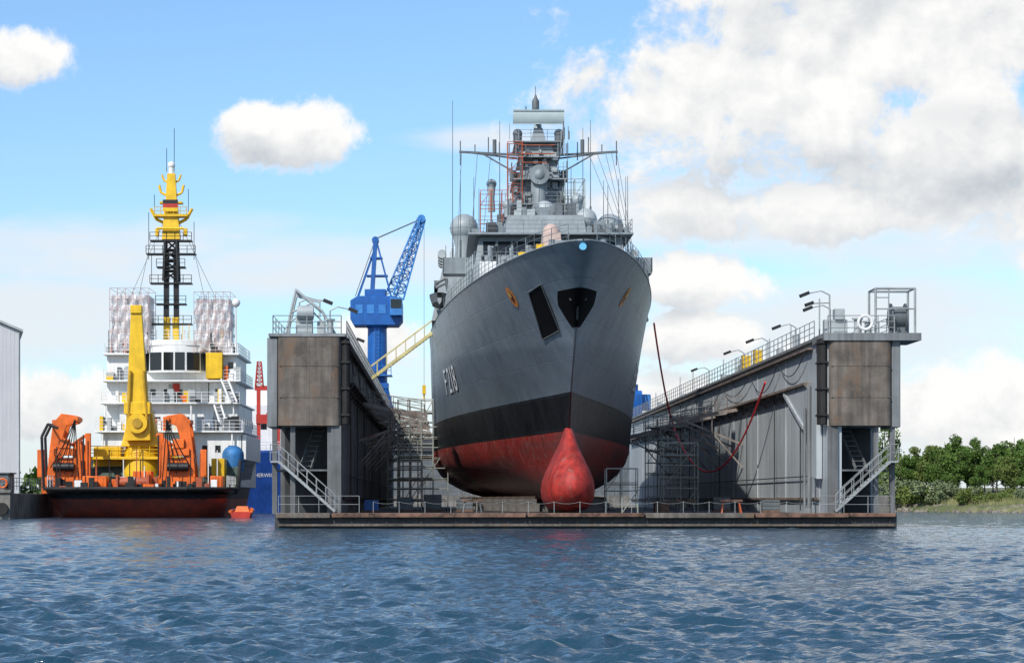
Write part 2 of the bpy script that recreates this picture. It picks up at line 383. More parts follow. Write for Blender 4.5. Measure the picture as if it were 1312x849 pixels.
T=[tree(1,10,LEAF[0],'leafy green tree on the grassy shore'),tree(2,10.5,LEAF[1],'olive green tree on the grassy shore'),tree(3,9,LEAF[0],'leafy green tree on the grassy shore'),tree(8,12.5,LEAF[0],'tall slender green tree on the shore',.6)]
first=[False]*4
for i in range(84):
    row=i%4; k=i//4; x=59+k*2.6+R.uniform(-1.2,1.2)+row*1.3; y=shy(x)+26+row*9+R.uniform(-4,4); z=2.0+row*.4; s=R.uniform(.6,1.15)
    if row==0: s*=.72
    if k%6==4: s*=.8
    if x>74: s*=.86
    j=R.randrange(3) if i%5 else 3
    if j==3: s=min(s,.95)
    if not first[j]: T[j].location=(x,y,z); T[j].scale=(s,s,s); first[j]=True
    else: dup(T[j],(x,y,z),R.uniform(0,6),s)
def shrub(seed,lm,label):
    rr=random.Random(seed); t=thing('shrub',label,'bush',(0,0,0),'shrubs above the shoreline'); mb=MB()
    blobs=[((rr.uniform(-1.9,1.9),rr.uniform(-1.2,1.2),rr.uniform(.3,1.9)),rr.uniform(.5,1.1)) for i in range(11)]
    m2=MB()
    for c,r in blobs: m2.tube((0,0,-.3),c,.06,5,.02)
    part(m2,'trunk',t,BARK)
    leaves(mb,blobs,2300,.11,rr); part(mb,'crown',t,lm,recalc=False); return t
B=[shrub(11,LEAF[2],'silvery green willow shrub above the rocks'),shrub(12,LEAF[1],'dense olive green shrub above the rocks')]
fb=[0,0]
for i in range(54):
    x=60+i*.8+R.uniform(-.8,.8)
    dd=R.uniform(9,20); yb=shy(x)+dd; s=R.uniform(.8,1.9)
    if x>73: s*=.55
    j=R.randrange(2)
    if not fb[j]: B[j].location=(x,yb,1.4); B[j].scale=(s,s,s); fb[j]=1
    else: dup(B[j],(x,yb,1.4),R.uniform(0,6),s)
mb=MB(); rr=random.Random(5)
blobs=[((x,rr.uniform(540,570)+(200 if x<-300 else 0),4+rr.uniform(0,4)),rr.uniform(2.5,5)) for x in np.linspace(-330,60,90)]
leaves(mb,blobs,9000,.8,rr); fw=struct(mb,'distant_wood',[LEAF[0]]); fw["kind"]="stuff"
# ---------------------------------------------------------------- floating dock
D=thing('floating_dock','grey steel floating dry dock with rusty wing walls','dock',(8.4,140,0))
mb=MB(); mb.box(-10.0,26.9,140,300,-.8,.85)
part(mb,'pontoon',D,DOCKD,bevel=.03)
mb=MB()
for i in range(36):
    x=-9.6+i*1.03; mb.box(x,x+.1,139.93,140.02,-.3,.62)
part(mb,'pontoon_rib',D,DOCKD,kind='stuff')
for i,(a,b_) in enumerate([(-9.9,-6.7),(-6.6,4.9),(5.0,11.9),(12.0,18.4),(18.5,24.0),(24.1,26.8)]):
    mb=MB(); mb.box(a,b_,139.6+(.05 if i%2 else 0),140.9,.62+.03*(i%3),.92)
    part(mb,'timber_edge',D,TIMBER if i%3 else RUSTP,bevel=.04)
mb=MB(); mb.box(-9.8,26.7,139.75,139.92,.15,.27); part(mb,'rubbing_strake',D,RUSTP)
ZT=11.6
def cat(p,q,sag,n=22):
    p=Vector(p);q=Vector(q); return [p.lerp(q,i/n)-Vector((0,0,sag*4*(i/n)*(1-i/n))) for i in range(n+1)]
def wing(sgn,xi,xo):
    mb=MB(); lo,hi=min(xi,xo),max(xi,xo)
    mb.box(lo,hi,150,296,.85,ZT-.02)
    xa,xb=sorted((xi,xi+sgn*.85)); mb.box(xa,xb,143.4,150,.85,ZT-.3)
    mb.box(lo+.02,hi-.02,143.5,150,6.25,ZT-.03)
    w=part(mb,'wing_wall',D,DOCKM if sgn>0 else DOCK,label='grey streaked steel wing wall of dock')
    mb=MB()
    for i in range(40):
        y=146+i*3.6
        if sgn<0: xa,xb=sorted((xi,xi-sgn*.08)); mb.box(xa,xb,y,y+.12,1.0,8.8)
        if i%4==0: xa,xb=sorted((xi,xi-sgn*.05)); mb.box(xa,xb,y+.3,y+.4,.9,ZT-.5)
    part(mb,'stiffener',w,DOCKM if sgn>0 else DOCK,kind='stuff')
    mb=MB(); xa,xb=sorted((xi,xi-sgn*.6)); mb.box(xa,xb,149,292,8.95,9.1); xa,xb=sorted((xi,xi-sgn*.35)); mb.box(xa,xb,149,292,ZT-.42,ZT-.3)
    xa,xb=sorted((xi,xi-sgn*.2)); mb.box(xa,xb,146,293,1.7,1.85)
    for i in range(34):
        y=149+i*4.3; mb.beam((xi,y,8.3),(xi-sgn*.55,y,8.97),.1,.1)
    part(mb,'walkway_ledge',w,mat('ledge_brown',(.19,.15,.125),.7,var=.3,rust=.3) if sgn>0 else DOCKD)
    mb=MB()
    mb.tube((xi-sgn*.3,149,8.6),(xi-sgn*.3,292,8.6),.05,6)
    mb.tube((xi-sgn*.2,150,3.2),(xi-sgn*.2,290,3.2),.04,6)
    for k,y in enumerate((151,163,178,196,220)):
        mb.path(cat((xi-sgn*.3,y,ZT-.6),(xi-sgn*.3,y+11+k*3,ZT-.8),1.0+.5*(k%2),12),.035,5)
        mb.tube((xi-sgn*.2,y+2,8.9),(xi-sgn*.2,y+2,1.0),.04,6)
    part(mb,'service_pipe',w,DOCKD)
    a,b_=sorted((xi+sgn*.05,xi+sgn*3.85)); r=.35
    poly=[]
    for cx,cy,t0 in((a+r,143.35-.35+r,180),(b_-r,143+r,270)):
        for k in range(6): t=math.radians(t0+18*k); poly.append((cx+r*math.cos(t),cy+r*math.sin(t)))
    poly+=[(b_,145.5),(a,145.5)]
    n=len(poly); v=[(x,y,6.2) for x,y in poly]+[(x,y,ZT-.05) for x,y in poly]
    mb=MB(); mb.add(v,[tuple(range(n-1,-1,-1)),tuple(range(n,2*n))]+[(i,(i+1)%n,n+(i+1)%n,n+i) for i in range(n)])
    part(mb,'front_tank',w,RUSTP,label='rusted brown plate box on dock wall')
    mb=MB()
    for z in(7.9,9.8): mb.box(a+.1,b_-.1,142.975,143.05,z,z+.03)
    mb.box(a+1.9,a+1.93,142.98,143.04,6.3,ZT-.2)
    part(mb,'weld_seam',w,RUSTP)
    a,b_=sorted((xi+sgn*3.87,xo+sgn*.35)); mb=MB(); mb.box(a,b_,143.25,147,6.1,ZT-.06); part(mb,'outer_box',w,DOCKL,bevel=.05)
    mb=MB()
    for k in range(3):
        mb.tube((xi-sgn*.25,143.5+k*.55,6.3),(xi-sgn*.25,143.5+k*.55,ZT-.1),.23,10)
    for z in(6.8,8.4,10,11.2): mb.box(min(xi,xi-sgn*.5),max(xi,xi-sgn*.5),143.2,145,z,z+.12)
    part(mb,'fender',w,RUBBER)
    mb=MB()
    for xc in(xi+sgn*2.95,xo-sgn*.1): mb.box(xc-.15,xc+.15,143.4,143.75,.85,6.2)
    mb.box(min(xi,xi+sgn*.6),max(xi,xi+sgn*.6),143.2,143.4,.85,6.2)
    mb.box(lo+.1,hi-.1,143.45,149.9,3.45,3.55)
    part(mb,'column',w,DOCK)
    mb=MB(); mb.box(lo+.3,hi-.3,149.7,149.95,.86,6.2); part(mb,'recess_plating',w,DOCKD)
    mb=MB()
    x0,z0=(xo-sgn*.4,4.0); x1,z1=(xi+sgn*.35,1.0)
    for y in(142.6,143.3):
        mb.beam((x0,y,z0),(x1,y,z1),.05,.15)
        mb.tube((x0,y,z0+1),(x1,y,z1+1),.025,5); mb.tube((x0,y,z0+.5),(x1,y,z1+.5),.018,5)
        for k in range(7):
            t=k/6; p=(x0+(x1-x0)*t,y,z0+(z1-z0)*t); mb.tube(p,(p[0],y,p[2]+1),.022,5)
    for k in range(15):
        t=(k+.5)/15; x=x0+(x1-x0)*t; z=z0+(z1-z0)*t; mb.box(x-.13,x+.13,142.6,143.3,z-.02,z+.02)
    mb.box(min(xo-sgn*.4,xo+sgn*.1),max(xo-sgn*.4,xo+sgn*.1),142.6,143.6,3.95,4.05); mb.rail([(xo+sgn*.1,142.6,4.05),(xo-sgn*.4,142.6,4.05)],1,2,.5)
    part(mb,'stair',w,RAILG)
    mb=MB()
    mb.beam((xi+sgn*2.6,144.5,3.6),(xi+sgn*1.7,146.5,6.4),.06,.2); mb.beam((xi+sgn*1.9,144.5,3.6),(xi+sgn*1.1,146.5,6.4),.06,.2)
    for k in range(9):
        t=(k+.5)/9; x=xi+sgn*(2.6-.9*t); mb.box(min(x,x-sgn*.75),max(x,x-sgn*.75),144.5+2*t-.1,144.5+2*t+.1,3.6+2.8*t,3.64+2.8*t)
    part(mb,'inner_ladder',w,DOCK)
    mb=MB(); mb.box(lo-.25,hi+.25,143.1,297,ZT,ZT+.18)
    if sgn>0: mb.box(xi-.3,28.95,142.9,147.5,ZT-.25,ZT+.2)
    part(mb,'top_deck',w,DOCKL)
    xe=xi-sgn*.15
    for pp,sp_ in(([(xe,147.6,ZT+.18),(xe,292,ZT+.18)],2.0),([(xo,143.4,ZT+.18),(xo,292,ZT+.18)],2.5),([(lo,143.3,ZT+.18),(hi,143.3,ZT+.18)],1.0)):
        mb=MB(); mb.rail(pp,1.1,3,sp_,.033); part(mb,'railing',w,RAILG)
    return w
WL=wing(-1,-6.2,-10.35); WR=wing(1,23.35,27.4)
mb=MB(); mb.prismx([(145.2,9.0),(159,8.9),(150,6.3),(147.5,3.2),(145.2,3.0)],22.95,23.3); mb.beam((22.9,150.2,6.3),(22.9,158.6,8.8),.15,.25); part(mb,'buttress_plate',WR,DOCKM)
for y,z,r in((147.2,8.8,.12),(149.0,7.5,.09)):
    mb=MB(); mb.tube((22.82,y,1.2),(22.82,y,z),r,8); part(mb,'drain_pipe',WR,DOCKL)
def flood(par,x,y,z,h,dirx,arm=1.3,two=False):
    mb=MB(); mb.tube((x,y,z),(x,y,z+h),.06,8,.045); mb.path([(x,y,z+h),(x+dirx*arm*.4,y,z+h+.25),(x+dirx*arm,y,z+h+.1)],.04,6)
    if two: mb.path([(x,y,z+h*.8),(x+dirx*arm*.8,y-.2,z+h*.8-.05)],.04,6)
    p=part(mb,'floodlight',par,RAILG)
    mb=MB(); mb.beam((x+dirx*arm,y-.25,z+h+.12),(x+dirx*(arm+.55),y-.25,z+h+.02-.12),.45,.2)
    if two: mb.beam((x+dirx*arm*.8,y-.3,z+h*.8),(x+dirx*(arm*.8+.5),y-.3,z+h*.8-.18),.4,.2)
    part(mb,'lamp_head',p,BLACK)
flood(WR,23.6,144.2,ZT+.2,2.4,-1,1.3,True); flood(WR,24.6,150,ZT+.2,2.0,-1,1.2)
for y in(162,176,190,215): flood(WR,24.2,y,ZT+.2,1.7,-1,1.1)
flood(WL,-8.9,146,ZT+.2,2.1,1,1.5); flood(WL,-7.2,150,ZT+.2,1.9,1,1.2); flood(WL,-7.4,175,ZT+.2,1.7,1,1.0)
def rig_frame(par,x0,x1,y,z,h):
    mb=MB(); pts=[(x0,y,z),(x0,y,z+h),(x1,y,z+h),(x1,y,z)]; mb.path(pts,.075,8); mb.path([(x0,y+2.2,z),(x0,y+2.2,z+h),(x1,y+2.2,z+h),(x1,y+2.2,z)],.075,8)
    mb.tube((x0,y,z+h),(x0,y+2.2,z+h),.06,6); mb.tube((x1,y,z+h),(x1,y+2.2,z+h),.06,6); mb.tube((x0,y,z+h*.55),(x1,y,z+h*.55),.05,6); mb.tube((x0+.8,y,z),(x0+.8,y,z+h),.04,6); mb.tube((x0,y,z+h*.8),(x0+.8,y,z+h*.8),.04,6)
    part(mb,'pipe_frame',par,RAILG)
rig_frame(WR,26.3,28.7,143.6,ZT+.2,2.75)
mb=MB(); mb.tube((27.4,144.4,ZT+1.25),(28.2,144.4,ZT+1.25),.65,16); mb.tube((27.3,144.4,ZT+1.25),(27.4,144.4,ZT+1.25),.85,16); mb.tube((28.2,144.4,ZT+1.25),(28.3,144.4,ZT+1.25),.85,16); mb.box(27.3,28.3,144.1,144.8,ZT+.2,ZT+1.2)
part(mb,'winch',WR,GREY2)
mb=MB(); mb.box(23.7,24.7,144.2,145.4,ZT+.2,ZT+1.1); mb.box(23.9,24.5,144.0,144.9,ZT+1.1,ZT+1.75); mb.tube((25.3,144.2,ZT+.2),(25.3,144.2,ZT+1.1),.22,12); mb.tube((25.3,144.2,ZT+1.1),(25.3,144.2,ZT+1.2),.34,12)
mb.tube((25.9,144.0,ZT+.2),(25.9,144.0,ZT+.9),.2,12); mb.tube((25.9,144.0,ZT+.9),(25.9,144,ZT+1.0),.3,12)
part(mb,'mooring_winch',WR,LGREY)
mb=MB()
for k in range(14):
    t0,t1=[2*math.pi*q/14 for q in(k,k+1)]; mb.tube((25.6+.42*math.cos(t0),143.2,ZT+.85+.42*math.sin(t0)),(25.6+.42*math.cos(t1),143.2,ZT+.85+.42*math.sin(t1)),.09,6)
part(mb,'life_ring',WR,WHITE2)
mb=MB()
mb.path([(-9.6,144,ZT+.2),(-9.0,144,ZT+2.9),(-7.4,144,ZT+1.6),(-6.6,144,ZT+.2)],.08,8); mb.path([(-9.6,145.4,ZT+.2),(-9.0,145.4,ZT+2.9),(-7.4,145.4,ZT+1.6),(-6.6,145.4,ZT+.2)],.08,8)
mb.tube((-9.0,144,ZT+2.9),(-9.0,145.4,ZT+2.9),.08,8); mb.beam((-9.0,144.6,ZT+2.6),(-7.5,144.6,ZT+2.2),.16,.2); mb.path([(-9.3,144,ZT+1.5),(-8,144,ZT+2.1)],.06); mb.path([(-9.5,144,ZT+.8),(-8.2,144,ZT+1.8),(-7.0,144,ZT+.6)],.05)
part(mb,'davit',WL,LGREY)
mb=MB(); mb.box(-9.0,-8.0,143.9,145.0,ZT+.2,ZT+1.3); mb.tube((-8.9,143.8,ZT+1.5),(-7.9,143.8,ZT+1.5),.42,14); mb.box(-7.7,-7.2,144,144.6,ZT+.2,ZT+1.0); mb.tube((-6.9,143.8,ZT+.2),(-6.9,143.8,ZT+1.0),.2,10); mb.tube((-6.9,143.8,ZT+1.0),(-6.9,143.8,ZT+1.1),.3,10)
part(mb,'mooring_winch',WL,LGREY)
for (par,xx,sg) in((WR,25.2,1),(WL,-8.3,-1)):
    mb=MB()
    for i in range(26):
        y=152+i*5.3+R.uniform(-1,1); x=xx+R.uniform(-1.1,.9); w=R.uniform(.3,.7); mb.box(x-w/2,x+w/2,y,y+R.uniform(.4,1.6),ZT+.18,ZT+.18+R.uniform(.5,1.5))
        if i%2: mb.tube((x+.8,y,ZT+.18),(x+.8,y,ZT+.9),.16,8); mb.tube((x+.8,y,ZT+.9),(x+.8,y,ZT+1.0),.26,8)
        if i%3==0: mb.tube((x-.5,y,ZT+.18),(x-.5,y,ZT+R.uniform(2,3.2)),.05,6)
    part(mb,'deck_equipment',par,LGREY,kind='stuff')
for y in(178,185):
    mb=MB(); mb.box(23.5,24.1,y,y+1.2,ZT+.2,ZT+1.4); part(mb,'yellow_locker',WR,YEL)
for pp in([(-9.8,140.4,.93),(-5.0,140.4,.93)],[(22.4,140.4,.93),(26.7,140.4,.93)]):
    mb=MB(); mb.rail(pp,1.0,2,1.2,.02); part(mb,'guard_rail',D,RAILG)
mb=MB()
for i in range(18):
    x=-4.2+i*1.55; mb.tube((x,141.6,.85),(x,141.6,1.6),.02,5)
    mb.path(cat((x,141.6,1.58),(x+1.55,141.6,1.58),.12,5),.009,4)
part(mb,'chain_rail',D,RAILG)
ARM=mat('arm_steel',(.24,.21,.19),.7,var=.3,rust=.4)
def arms(par,xi,sg,ys_):
    for i,y in enumerate(ys_):
        mb=MB(); e=R.uniform(-.5,.3)
        mb.beam((xi,y,8.8),(xi-sg*5.0,y+.6,7.9+e),.2,.26); mb.beam((xi,y+.7,8.8),(xi-sg*5.0,y+1.0,7.9+e),.12,.14)
        mb.beam((xi,y,6.0),(xi-sg*4.4,y+.5,7.8+e),.14,.16); mb.beam((xi,y,4.2),(xi-sg*2.4,y+.3,7.0),.12,.12)
        mb.tube((xi-sg*2.4,y,8.3),(xi-sg*2.4,y,6.6),.06,6); mb.rail([(xi,y,8.95),(xi-sg*4.8,y+.5,8.1+e)],.9,2,1.2,.03)
        part(mb,'side_arm',par,ARM)
arms(WL,-6.2,-1,(172,179,186,194,203,213,225,240)); arms(WR,23.35,1,(184,191,199,208,218,230,244))
G=thing('gangway','yellow steel access gangway leaning on the warship','gangway',(-5.5,200,11.7))
mb=MB()
for y in(199.4,200.6):
    mb.beam((-6.4,y,11.7),(-.8,y,15.9),.1,.25); mb.tube((-6.4,y,12.8),(-.8,y,17),.04,6)
    for k in range(8):
        t=k/7; p=(-6.4+5.6*t,y,11.7+4.2*t); mb.tube(p,(p[0],y,p[2]+1.1),.035,5)
for k in range(20):
    t=(k+.5)/20; mb.box(-6.4+5.6*t-.15,-6.4+5.6*t+.15,199.4,200.6,11.7+4.2*t-.03,11.7+4.2*t+.03)
part(mb,'stair_flight',G,mat('pale_yellow',(.55,.48,.22),.5,var=.15))
mb=MB(); mb.box(-7.6,-6.3,199,201,11.78,11.95); mb.rail([(-7.6,199,11.95),(-6.4,199,11.95)],1.1,3,.6,.04); part(mb,'landing',G,YEL)
SC=mat('scaffold_tube',(.38,.41,.37),.5,metal=.2,var=.2,bump=0)
def scaf(name,label,x0,x1,y0,y1,z0,z1,nx,nz,m=SC,plank=True,group=None,parent=None,r=1.):
    mb=MB()
    for i in range(nx+1):
        x=x0+(x1-x0)*i/nx
        for y in(y0,y1):
            mb.tube((x,y,z0),(x,y,z1),.04*r,5)
    for k in range(1,nz+1):
        z=z0+(z1-z0)*k/nz
        for y in(y0,y1): mb.tube((x0,y,z),(x1,y,z),.035*r,5); mb.tube((x0,y,z-.9),(x1,y,z-.9),.025*r,4)
        for i in range(nx+1):
            x=x0+(x1-x0)*i/nx; mb.tube((x,y0,z),(x,y1,z),.03*r,4)
        i=k%nx; xa=x0+(x1-x0)*i/nx; xb=x0+(x1-x0)*(i+1)/nx; zz=(z1-z0)/nz
        mb.tube((xa,y0,z-zz),(xb,y0,z),.028*r,4)
    if parent is None:
        t=thing(name,label,'scaffolding',((x0+x1)/2,(y0+y1)/2,z0),group)
    else: t=parent
    part(mb,'scaffold_frame',t,m)
    if plank:
        for k in range(1,nz+1):
            mb=MB(); z=z0+(z1-z0)*k/nz; mb.box(x0,x1,y0+.05,y1-.05,z-1.06,z-1.0)
            part(mb,'walk_board',t,mat('boards',(.2,.17,.13),.85,var=.3))
    return t
GS='scaffold towers in the dock'
scaf('scaffold_tower','grey tube scaffold tower between dock wall and hull',-3.6,-.8,186,189,.86,9.6,3,5,group=GS,r=1.15)
scaf('scaffold_tower','low tube scaffold tower on dock floor beside hull',16.6,19.2,178,180.5,.86,6.0,2,3,group=GS)
scaf('scaffold_tower','tall tube scaffold tower deep inside the dock',-5.2,-2.0,222,225,.86,10,3,5,group=GS,r=1.2)
scaf('scaffold_tower','small tube scaffold tower beside the bulbous bow',10.4,12.4,150.5,152,.86,3.7,2,2,group=GS)
scaf('scaffold_tower','tall tube scaffold tower on far dock floor',17.8,21.0,205,208,.86,9,3,4,group=GS)
scaf('scaffold_tower','wide tube scaffold tower at the far dock floor',-4.8,.4,204,206,.86,8,4,4,group=GS,r=1.2)
mbk=MB(); mbk.box(-.7,.7,-.6,.6,0,.45,0); mbk.box(-.65,.65,-.5,.5,.455,.72,1)
KM=[mat('concrete_block',(.13,.12,.11),.9,var=.25),mat('dark_timber',(.09,.065,.05),.85,var=.3)]
first_k=None
for i in range(26):
    y=152+i*4.2
    if first_k is None:
        first_k=solo(mbk,'keel_block','concrete and timber keel block under the warship','dock block',KM,(0,0,0),'keel blocks under the warship',bevel=.03); first_k.location=(7.8,y,.86); first_k.scale=(1,1,1.02)
    else:
        c=first_k.copy(); c.location=(7.8,y,.86); COL.objects.link(c)
mbs=MB(); mbs.box(-.8,.8,-.5,.5,0,.8,0); mbs.box(-.6,.6,-.45,.45,.805,1.25,0); mbs.box(-.5,.5,-.4,.4,1.255,1.5,1)
fs=None
for i in range(18):
    y=162+i*5
    for sg in(-1,1):
        x=7.8+sg*(2.0+min(3.6,(y-162)*.09))
        if fs is None:
            fs=solo(mbs,'bilge_block','stacked concrete and timber bilge block under hull','dock block',KM,(0,0,0),'bilge blocks under the warship',bevel=.03); o=fs
        else: o=fs.copy(); COL.objects.link(o)
        o.location=(x,y,.86); o.scale=(1,1,.72)
def trestle(x,y,m,lab):
    t=thing('trestle',lab,'trestle',(x,y,.86),'work trestles on the dock floor'); mb=MB()
    for a in(-.6,.6):
        for b_ in(-.3,.3): mb.beam((x+a,y+b_,.86),(x+a*.8,y,1.6),.08,.08)
    part(mb,'leg_frame',t,m); mb=MB(); mb.box(x-.7,x+.7,y-.2,y+.2,1.6,1.72); part(mb,'top_beam',t,TIMBER)
trestle(17.8,146,REDO,'red trestle with a timber beam on dock floor'); trestle(16.4,160,GREY2,'grey trestle with a timber beam on dock floor'); trestle(1.9,155,GREY2,'grey trestle with a timber beam on dock floor')
def pallet(x,y,w,h,m,lab,nm='crate'):
    t=thing(nm,lab,'crate',(x,y,.86),'crates on the dock floor'); mb=MB()
    for k in range(3): mb.box(x-w/2,x+w/2,y-.5+k*.42,y-.36+k*.42,.86,1.0)
    part(mb,'pallet',t,TIMBER); mb=MB(); mb.box(x-w/2+.03,x+w/2-.03,y-.5,y+.5,1.003,1+h)
    for k in range(3): mb.box(x-w/2,x+w/2,y-.53,y+.53,1.0+h*(.1+.35*k),1.0+h*(.18+.35*k))
    part(mb,'box_body',t,m)
pallet(-4.8,158,1.0,.7,BLUE,'blue crate on a pallet beside the dock wall'); pallet(21.6,156,1.2,.7,GREY2,'grey crate on a pallet beside the dock wall'); pallet(14.6,158,1.0,.6,TIMBER,'timber crate on a pallet near the hull'); pallet(-2.7,166,1.2,.9,GREY2,'grey crate on a pallet near scaffolding')
pallet(1.5,168,1.2,.8,GREY2,'grey crate on a pallet under the hull'); pallet(20.6,175,1.3,.9,GREY2,'grey crate on a pallet near the dock wall')
pallet(-.8,176,1.4,1.1,GREY2,'tall grey crate on a pallet under the hull')
t=thing('hose','long red hose hanging from the dock wall to ship','hose',(22.2,152,10.3))
mb=MB(); mb.path(cat((22.5,165,9.9),(20.0,205,8.0),5.0),.075,6); mb.path(cat((20.0,205,8.0),(16.6,186,15.6),.8),.075,6); part(mb,'hose_line',t,mat('hose_red',(.75,.03,.04),.5,var=.05,bump=0))
def bluecrane(cx,cy,jd):
    t=thing('dock_crane','blue slewing jib crane on the dock wing deck','crane',(cx,cy,ZT+.2),'blue cranes on the dock')
    z=ZT+.2
    mb=MB()
    for a in(-1.6,1.6):
        for b_ in(-1.6,1.6): mb.beam((cx+a,cy+b_,z),(cx+a*.6,cy+b_*.6,z+2.6),.4,.4)
    mb.box(cx-1.3,cx+1.3,cy-1.3,cy+1.3,z+2.5,z+3.1); part(mb,'portal',t,BLUE)
    mb=MB(); mb.rev((cx,cy,z+3.1),[(1.15,0),(1.08,6.2),(1.5,6.6)],24); part(mb,'column',t,BLUE)
    mb=MB()
    for k in range(14): mb.tube((cx-.2,cy-1.25,z+3.2+k*.42),(cx+.2,cy-1.25,z+3.2+k*.42),.02,4)
    for a in(-.22,.22): mb.tube((cx+a,cy-1.25,z+3),(cx+a,cy-1.25,z+9.4),.03,4)
    mb.rail([(cx-1.6,cy-1.6,z+4.0),(cx+1.6,cy-1.6,z+4.0)],1,2,.8,.04); mb.box(cx-1.7,cx+1.7,cy-1.8,cy+1.6,z+3.9,z+4.0)
    part(mb,'ladder',t,BLUEL)
    mb=MB()
    poly=[(cx-3.0,z+10.3),(cx-2.6,z+9.6),(cx+2.4,z+9.6),(cx+2.9,z+10.2),(cx+2.9,z+12.2),(cx+2.2,z+12.9),(cx-2.2,z+12.9),(cx-3.0,z+12.4)]
    mb.prism(poly,cy-1.7,cy+2.8); mb.box(cx-1.4,cx+1.0,cy-1.3,cy+2,z+12.9,z+13.7); part(mb,'machinery_house',t,BLUE,bevel=.06)
    for k in range(3):
        mb=MB(); mb.box(cx-2.4+k*1.3,cx-1.6+k*1.3,cy-1.75,cy-1.69,z+10.9,z+11.9); part(mb,'louvre',t,BLUEL)
    mb=MB(); mb.box(cx+1.5,cx+2.9,cy-3.1,cy-1.75,z+10.6,z+12.6); part(mb,'cab',t,BLUEL,bevel=.05)
    mb=MB(); mb.box(cx+1.6,cx+2.8,cy-3.14,cy-3.11,z+11.4,z+12.4); part(mb,'cab_window',t,DGLASS)
    mb=MB()
    for b_ in(-.9,.9):
        mb.beam((cx-.6,cy+b_,z+12.9),(cx-.2,cy+b_*.7,z+19.3),.45,.35); mb.beam((cx+1.6,cy+b_,z+12.9),(cx-.1,cy+b_*.7,z+19.3),.2,.2)
        mb.beam((cx-2.2,cy+b_,z+12.9),(cx-.3,cy+b_*.7,z+18.3),.14,.14)
    for k in range(5): mb.beam((cx-.5+.08*k,cy-.85,z+13.6+k*1.1),(cx-.5+.08*k,cy+.85,z+13.6+k*1.1),.12,.12)
    mb.tube((cx-.2,cy-.8,z+19.3),(cx-.2,cy+.8,z+19.3),.4,12); mb.box(cx-.8,cx+.6,cy-.9,cy+.9,z+17.2,z+17.35); mb.box(cx-1.2,cx+1.2,cy-.9,cy+.9,z+15.2,z+15.35)
    part(mb,'a_frame',t,BLUE)
    tip=(cx+jd*5.0,cy+2,z+22.0)
    mb=MB(); mb.lattice((cx+jd*1.9,cy,z+12.8),tip,1.9,.7,12,.10,h0=1.4,h1=.6); mb.tube((tip[0],tip[1]-.5,tip[2]),(tip[0],tip[1]+.5,tip[2]),.45,12); part(mb,'jib',t,BLUEL)
    mb=MB()
    for b_ in(-.3,.3): mb.tube((cx-.2,cy+b_,z+19.5),(tip[0],tip[1]+b_,tip[2]),.04,4)
    mb.tube((cx-.2,cy,z+19.5),(cx-2.5,cy,z+13),.04,4)
    for b_ in(-.25,.25): mb.tube((tip[0]+.3,tip[1]+b_,tip[2]),(tip[0]+.3,tip[1]+b_*.5,z+3),.02,4)
    part(mb,'cable',t,GREY2)
    mb=MB(); mb.box(tip[0]+.1,tip[0]+.5,tip[1]-.3,tip[1]+.3,z+2.0,z+3.0); mb.tube((tip[0]+.3,tip[1],z+1.4),(tip[0]+.3,tip[1],z+2),.1,6); part(mb,'hook_block',t,YEL)
    return t
c1=bluecrane(-7.5,268,1)
CONC=mat('quay_concrete',(.2,.19,.17),.85,var=.25,scale=.5,streak=.5,bump=.15)
qb_=thing('quay_wall','dark concrete quay behind the dry dock','quay',(20,318,0))
mb=MB(); mb.box(-19,60,318,372,-1,2.3); part(mb,'quay_body',qb_,CONC); mb=MB(); mb.rail([(-18,318.3,2.3),(59,318.3,2.3)],1.1,2,2.5,.05); part(mb,'railing',qb_,GREY2)
c2=dup(c1,(26.1,336,2.3),math.radians(90),1.15,'blue slewing jib crane mostly hidden behind the warship')
for k,(x0,x1,y0,h,lab) in enumerate(((-14,14,345,6.5,'long dark grey workshop shed on quay'),(15,50,321,6.0,'low grey storage shed on the quay'))):
    t=thing('shed',lab,'building',((x0+x1)/2,y0,2.3)); mb=MB(); mb.box(x0,x1,y0,y0+8,2.3,2.3+h); part(mb,'wall',t,GREY2)
    mb=MB(); mb.prismx([(y0-.5,2.3+h),(y0+8.5,2.3+h),(y0+4,2.3+h+1.8)],x0-.4,x1+.4); part(mb,'roof',t,DOCKD)
    for j in range(4):
        xx=x0+(x1-x0)*(j+.3)/4; mb=MB(); mb.box(xx,xx+3,y0-.07,y0+.02,2.3,5.6); part(mb,'door',t,DOCK)
# ---------------------------------------------------------------- frigate
C=7.8; ZD=16.1
F=thing('warship','grey naval frigate with red bottom in dry dock','ship',(C,200,.9))
def interp(x,xs,ys_):
    return float(np.interp(x,xs,ys_))
def ystem(z): return interp(z,[1.6,2,3,4.5,6,8.3,12,16.2],[154,151.5,149.4,147.6,146.2,144.3,138.3,131])
def hb(z,Y):
    d=Y-ystem(z)
    if d<=0: return .05
    t=max(0,min(1,(z-8)/8.2)); p=1.05-.50*t; Lh=73+12*t; Bm=8.75+.2*t
    if z<8: p=1.05+(8-z)/6.4*.30
    b=Bm*math.sin(math.pi/2*min(1,d/Lh))**p
    if z<6.4: q_=min(1,(6.4-z)/4.8); b*=max(0,1-q_**2.6)**.5
    if Y>225: b*=1-.14*((Y-225)/43)**2*(1 if z>6 else 2)
    return b+.05
zs=[1.6,1.64,1.75,1.95,2.25,2.7,3.3,4,4.8,5.6,6.4,7.2,8,8.8,9.7,10.6,11.5,12.4,13.3,14.2,15.1,ZD]
NC=84
rowsL=[];rowsR=[]
for z in zs:
    y0=ystem(z); l=[];r=[]
    for j in range(NC+1):
        tt=(j/NC)**1.9; yv=y0+(268-y0)*tt; b=hb(z,yv); l.append((C-b,yv,z)); r.append((C+b,yv,z))
    rowsL.append(l);rowsR.append(r)
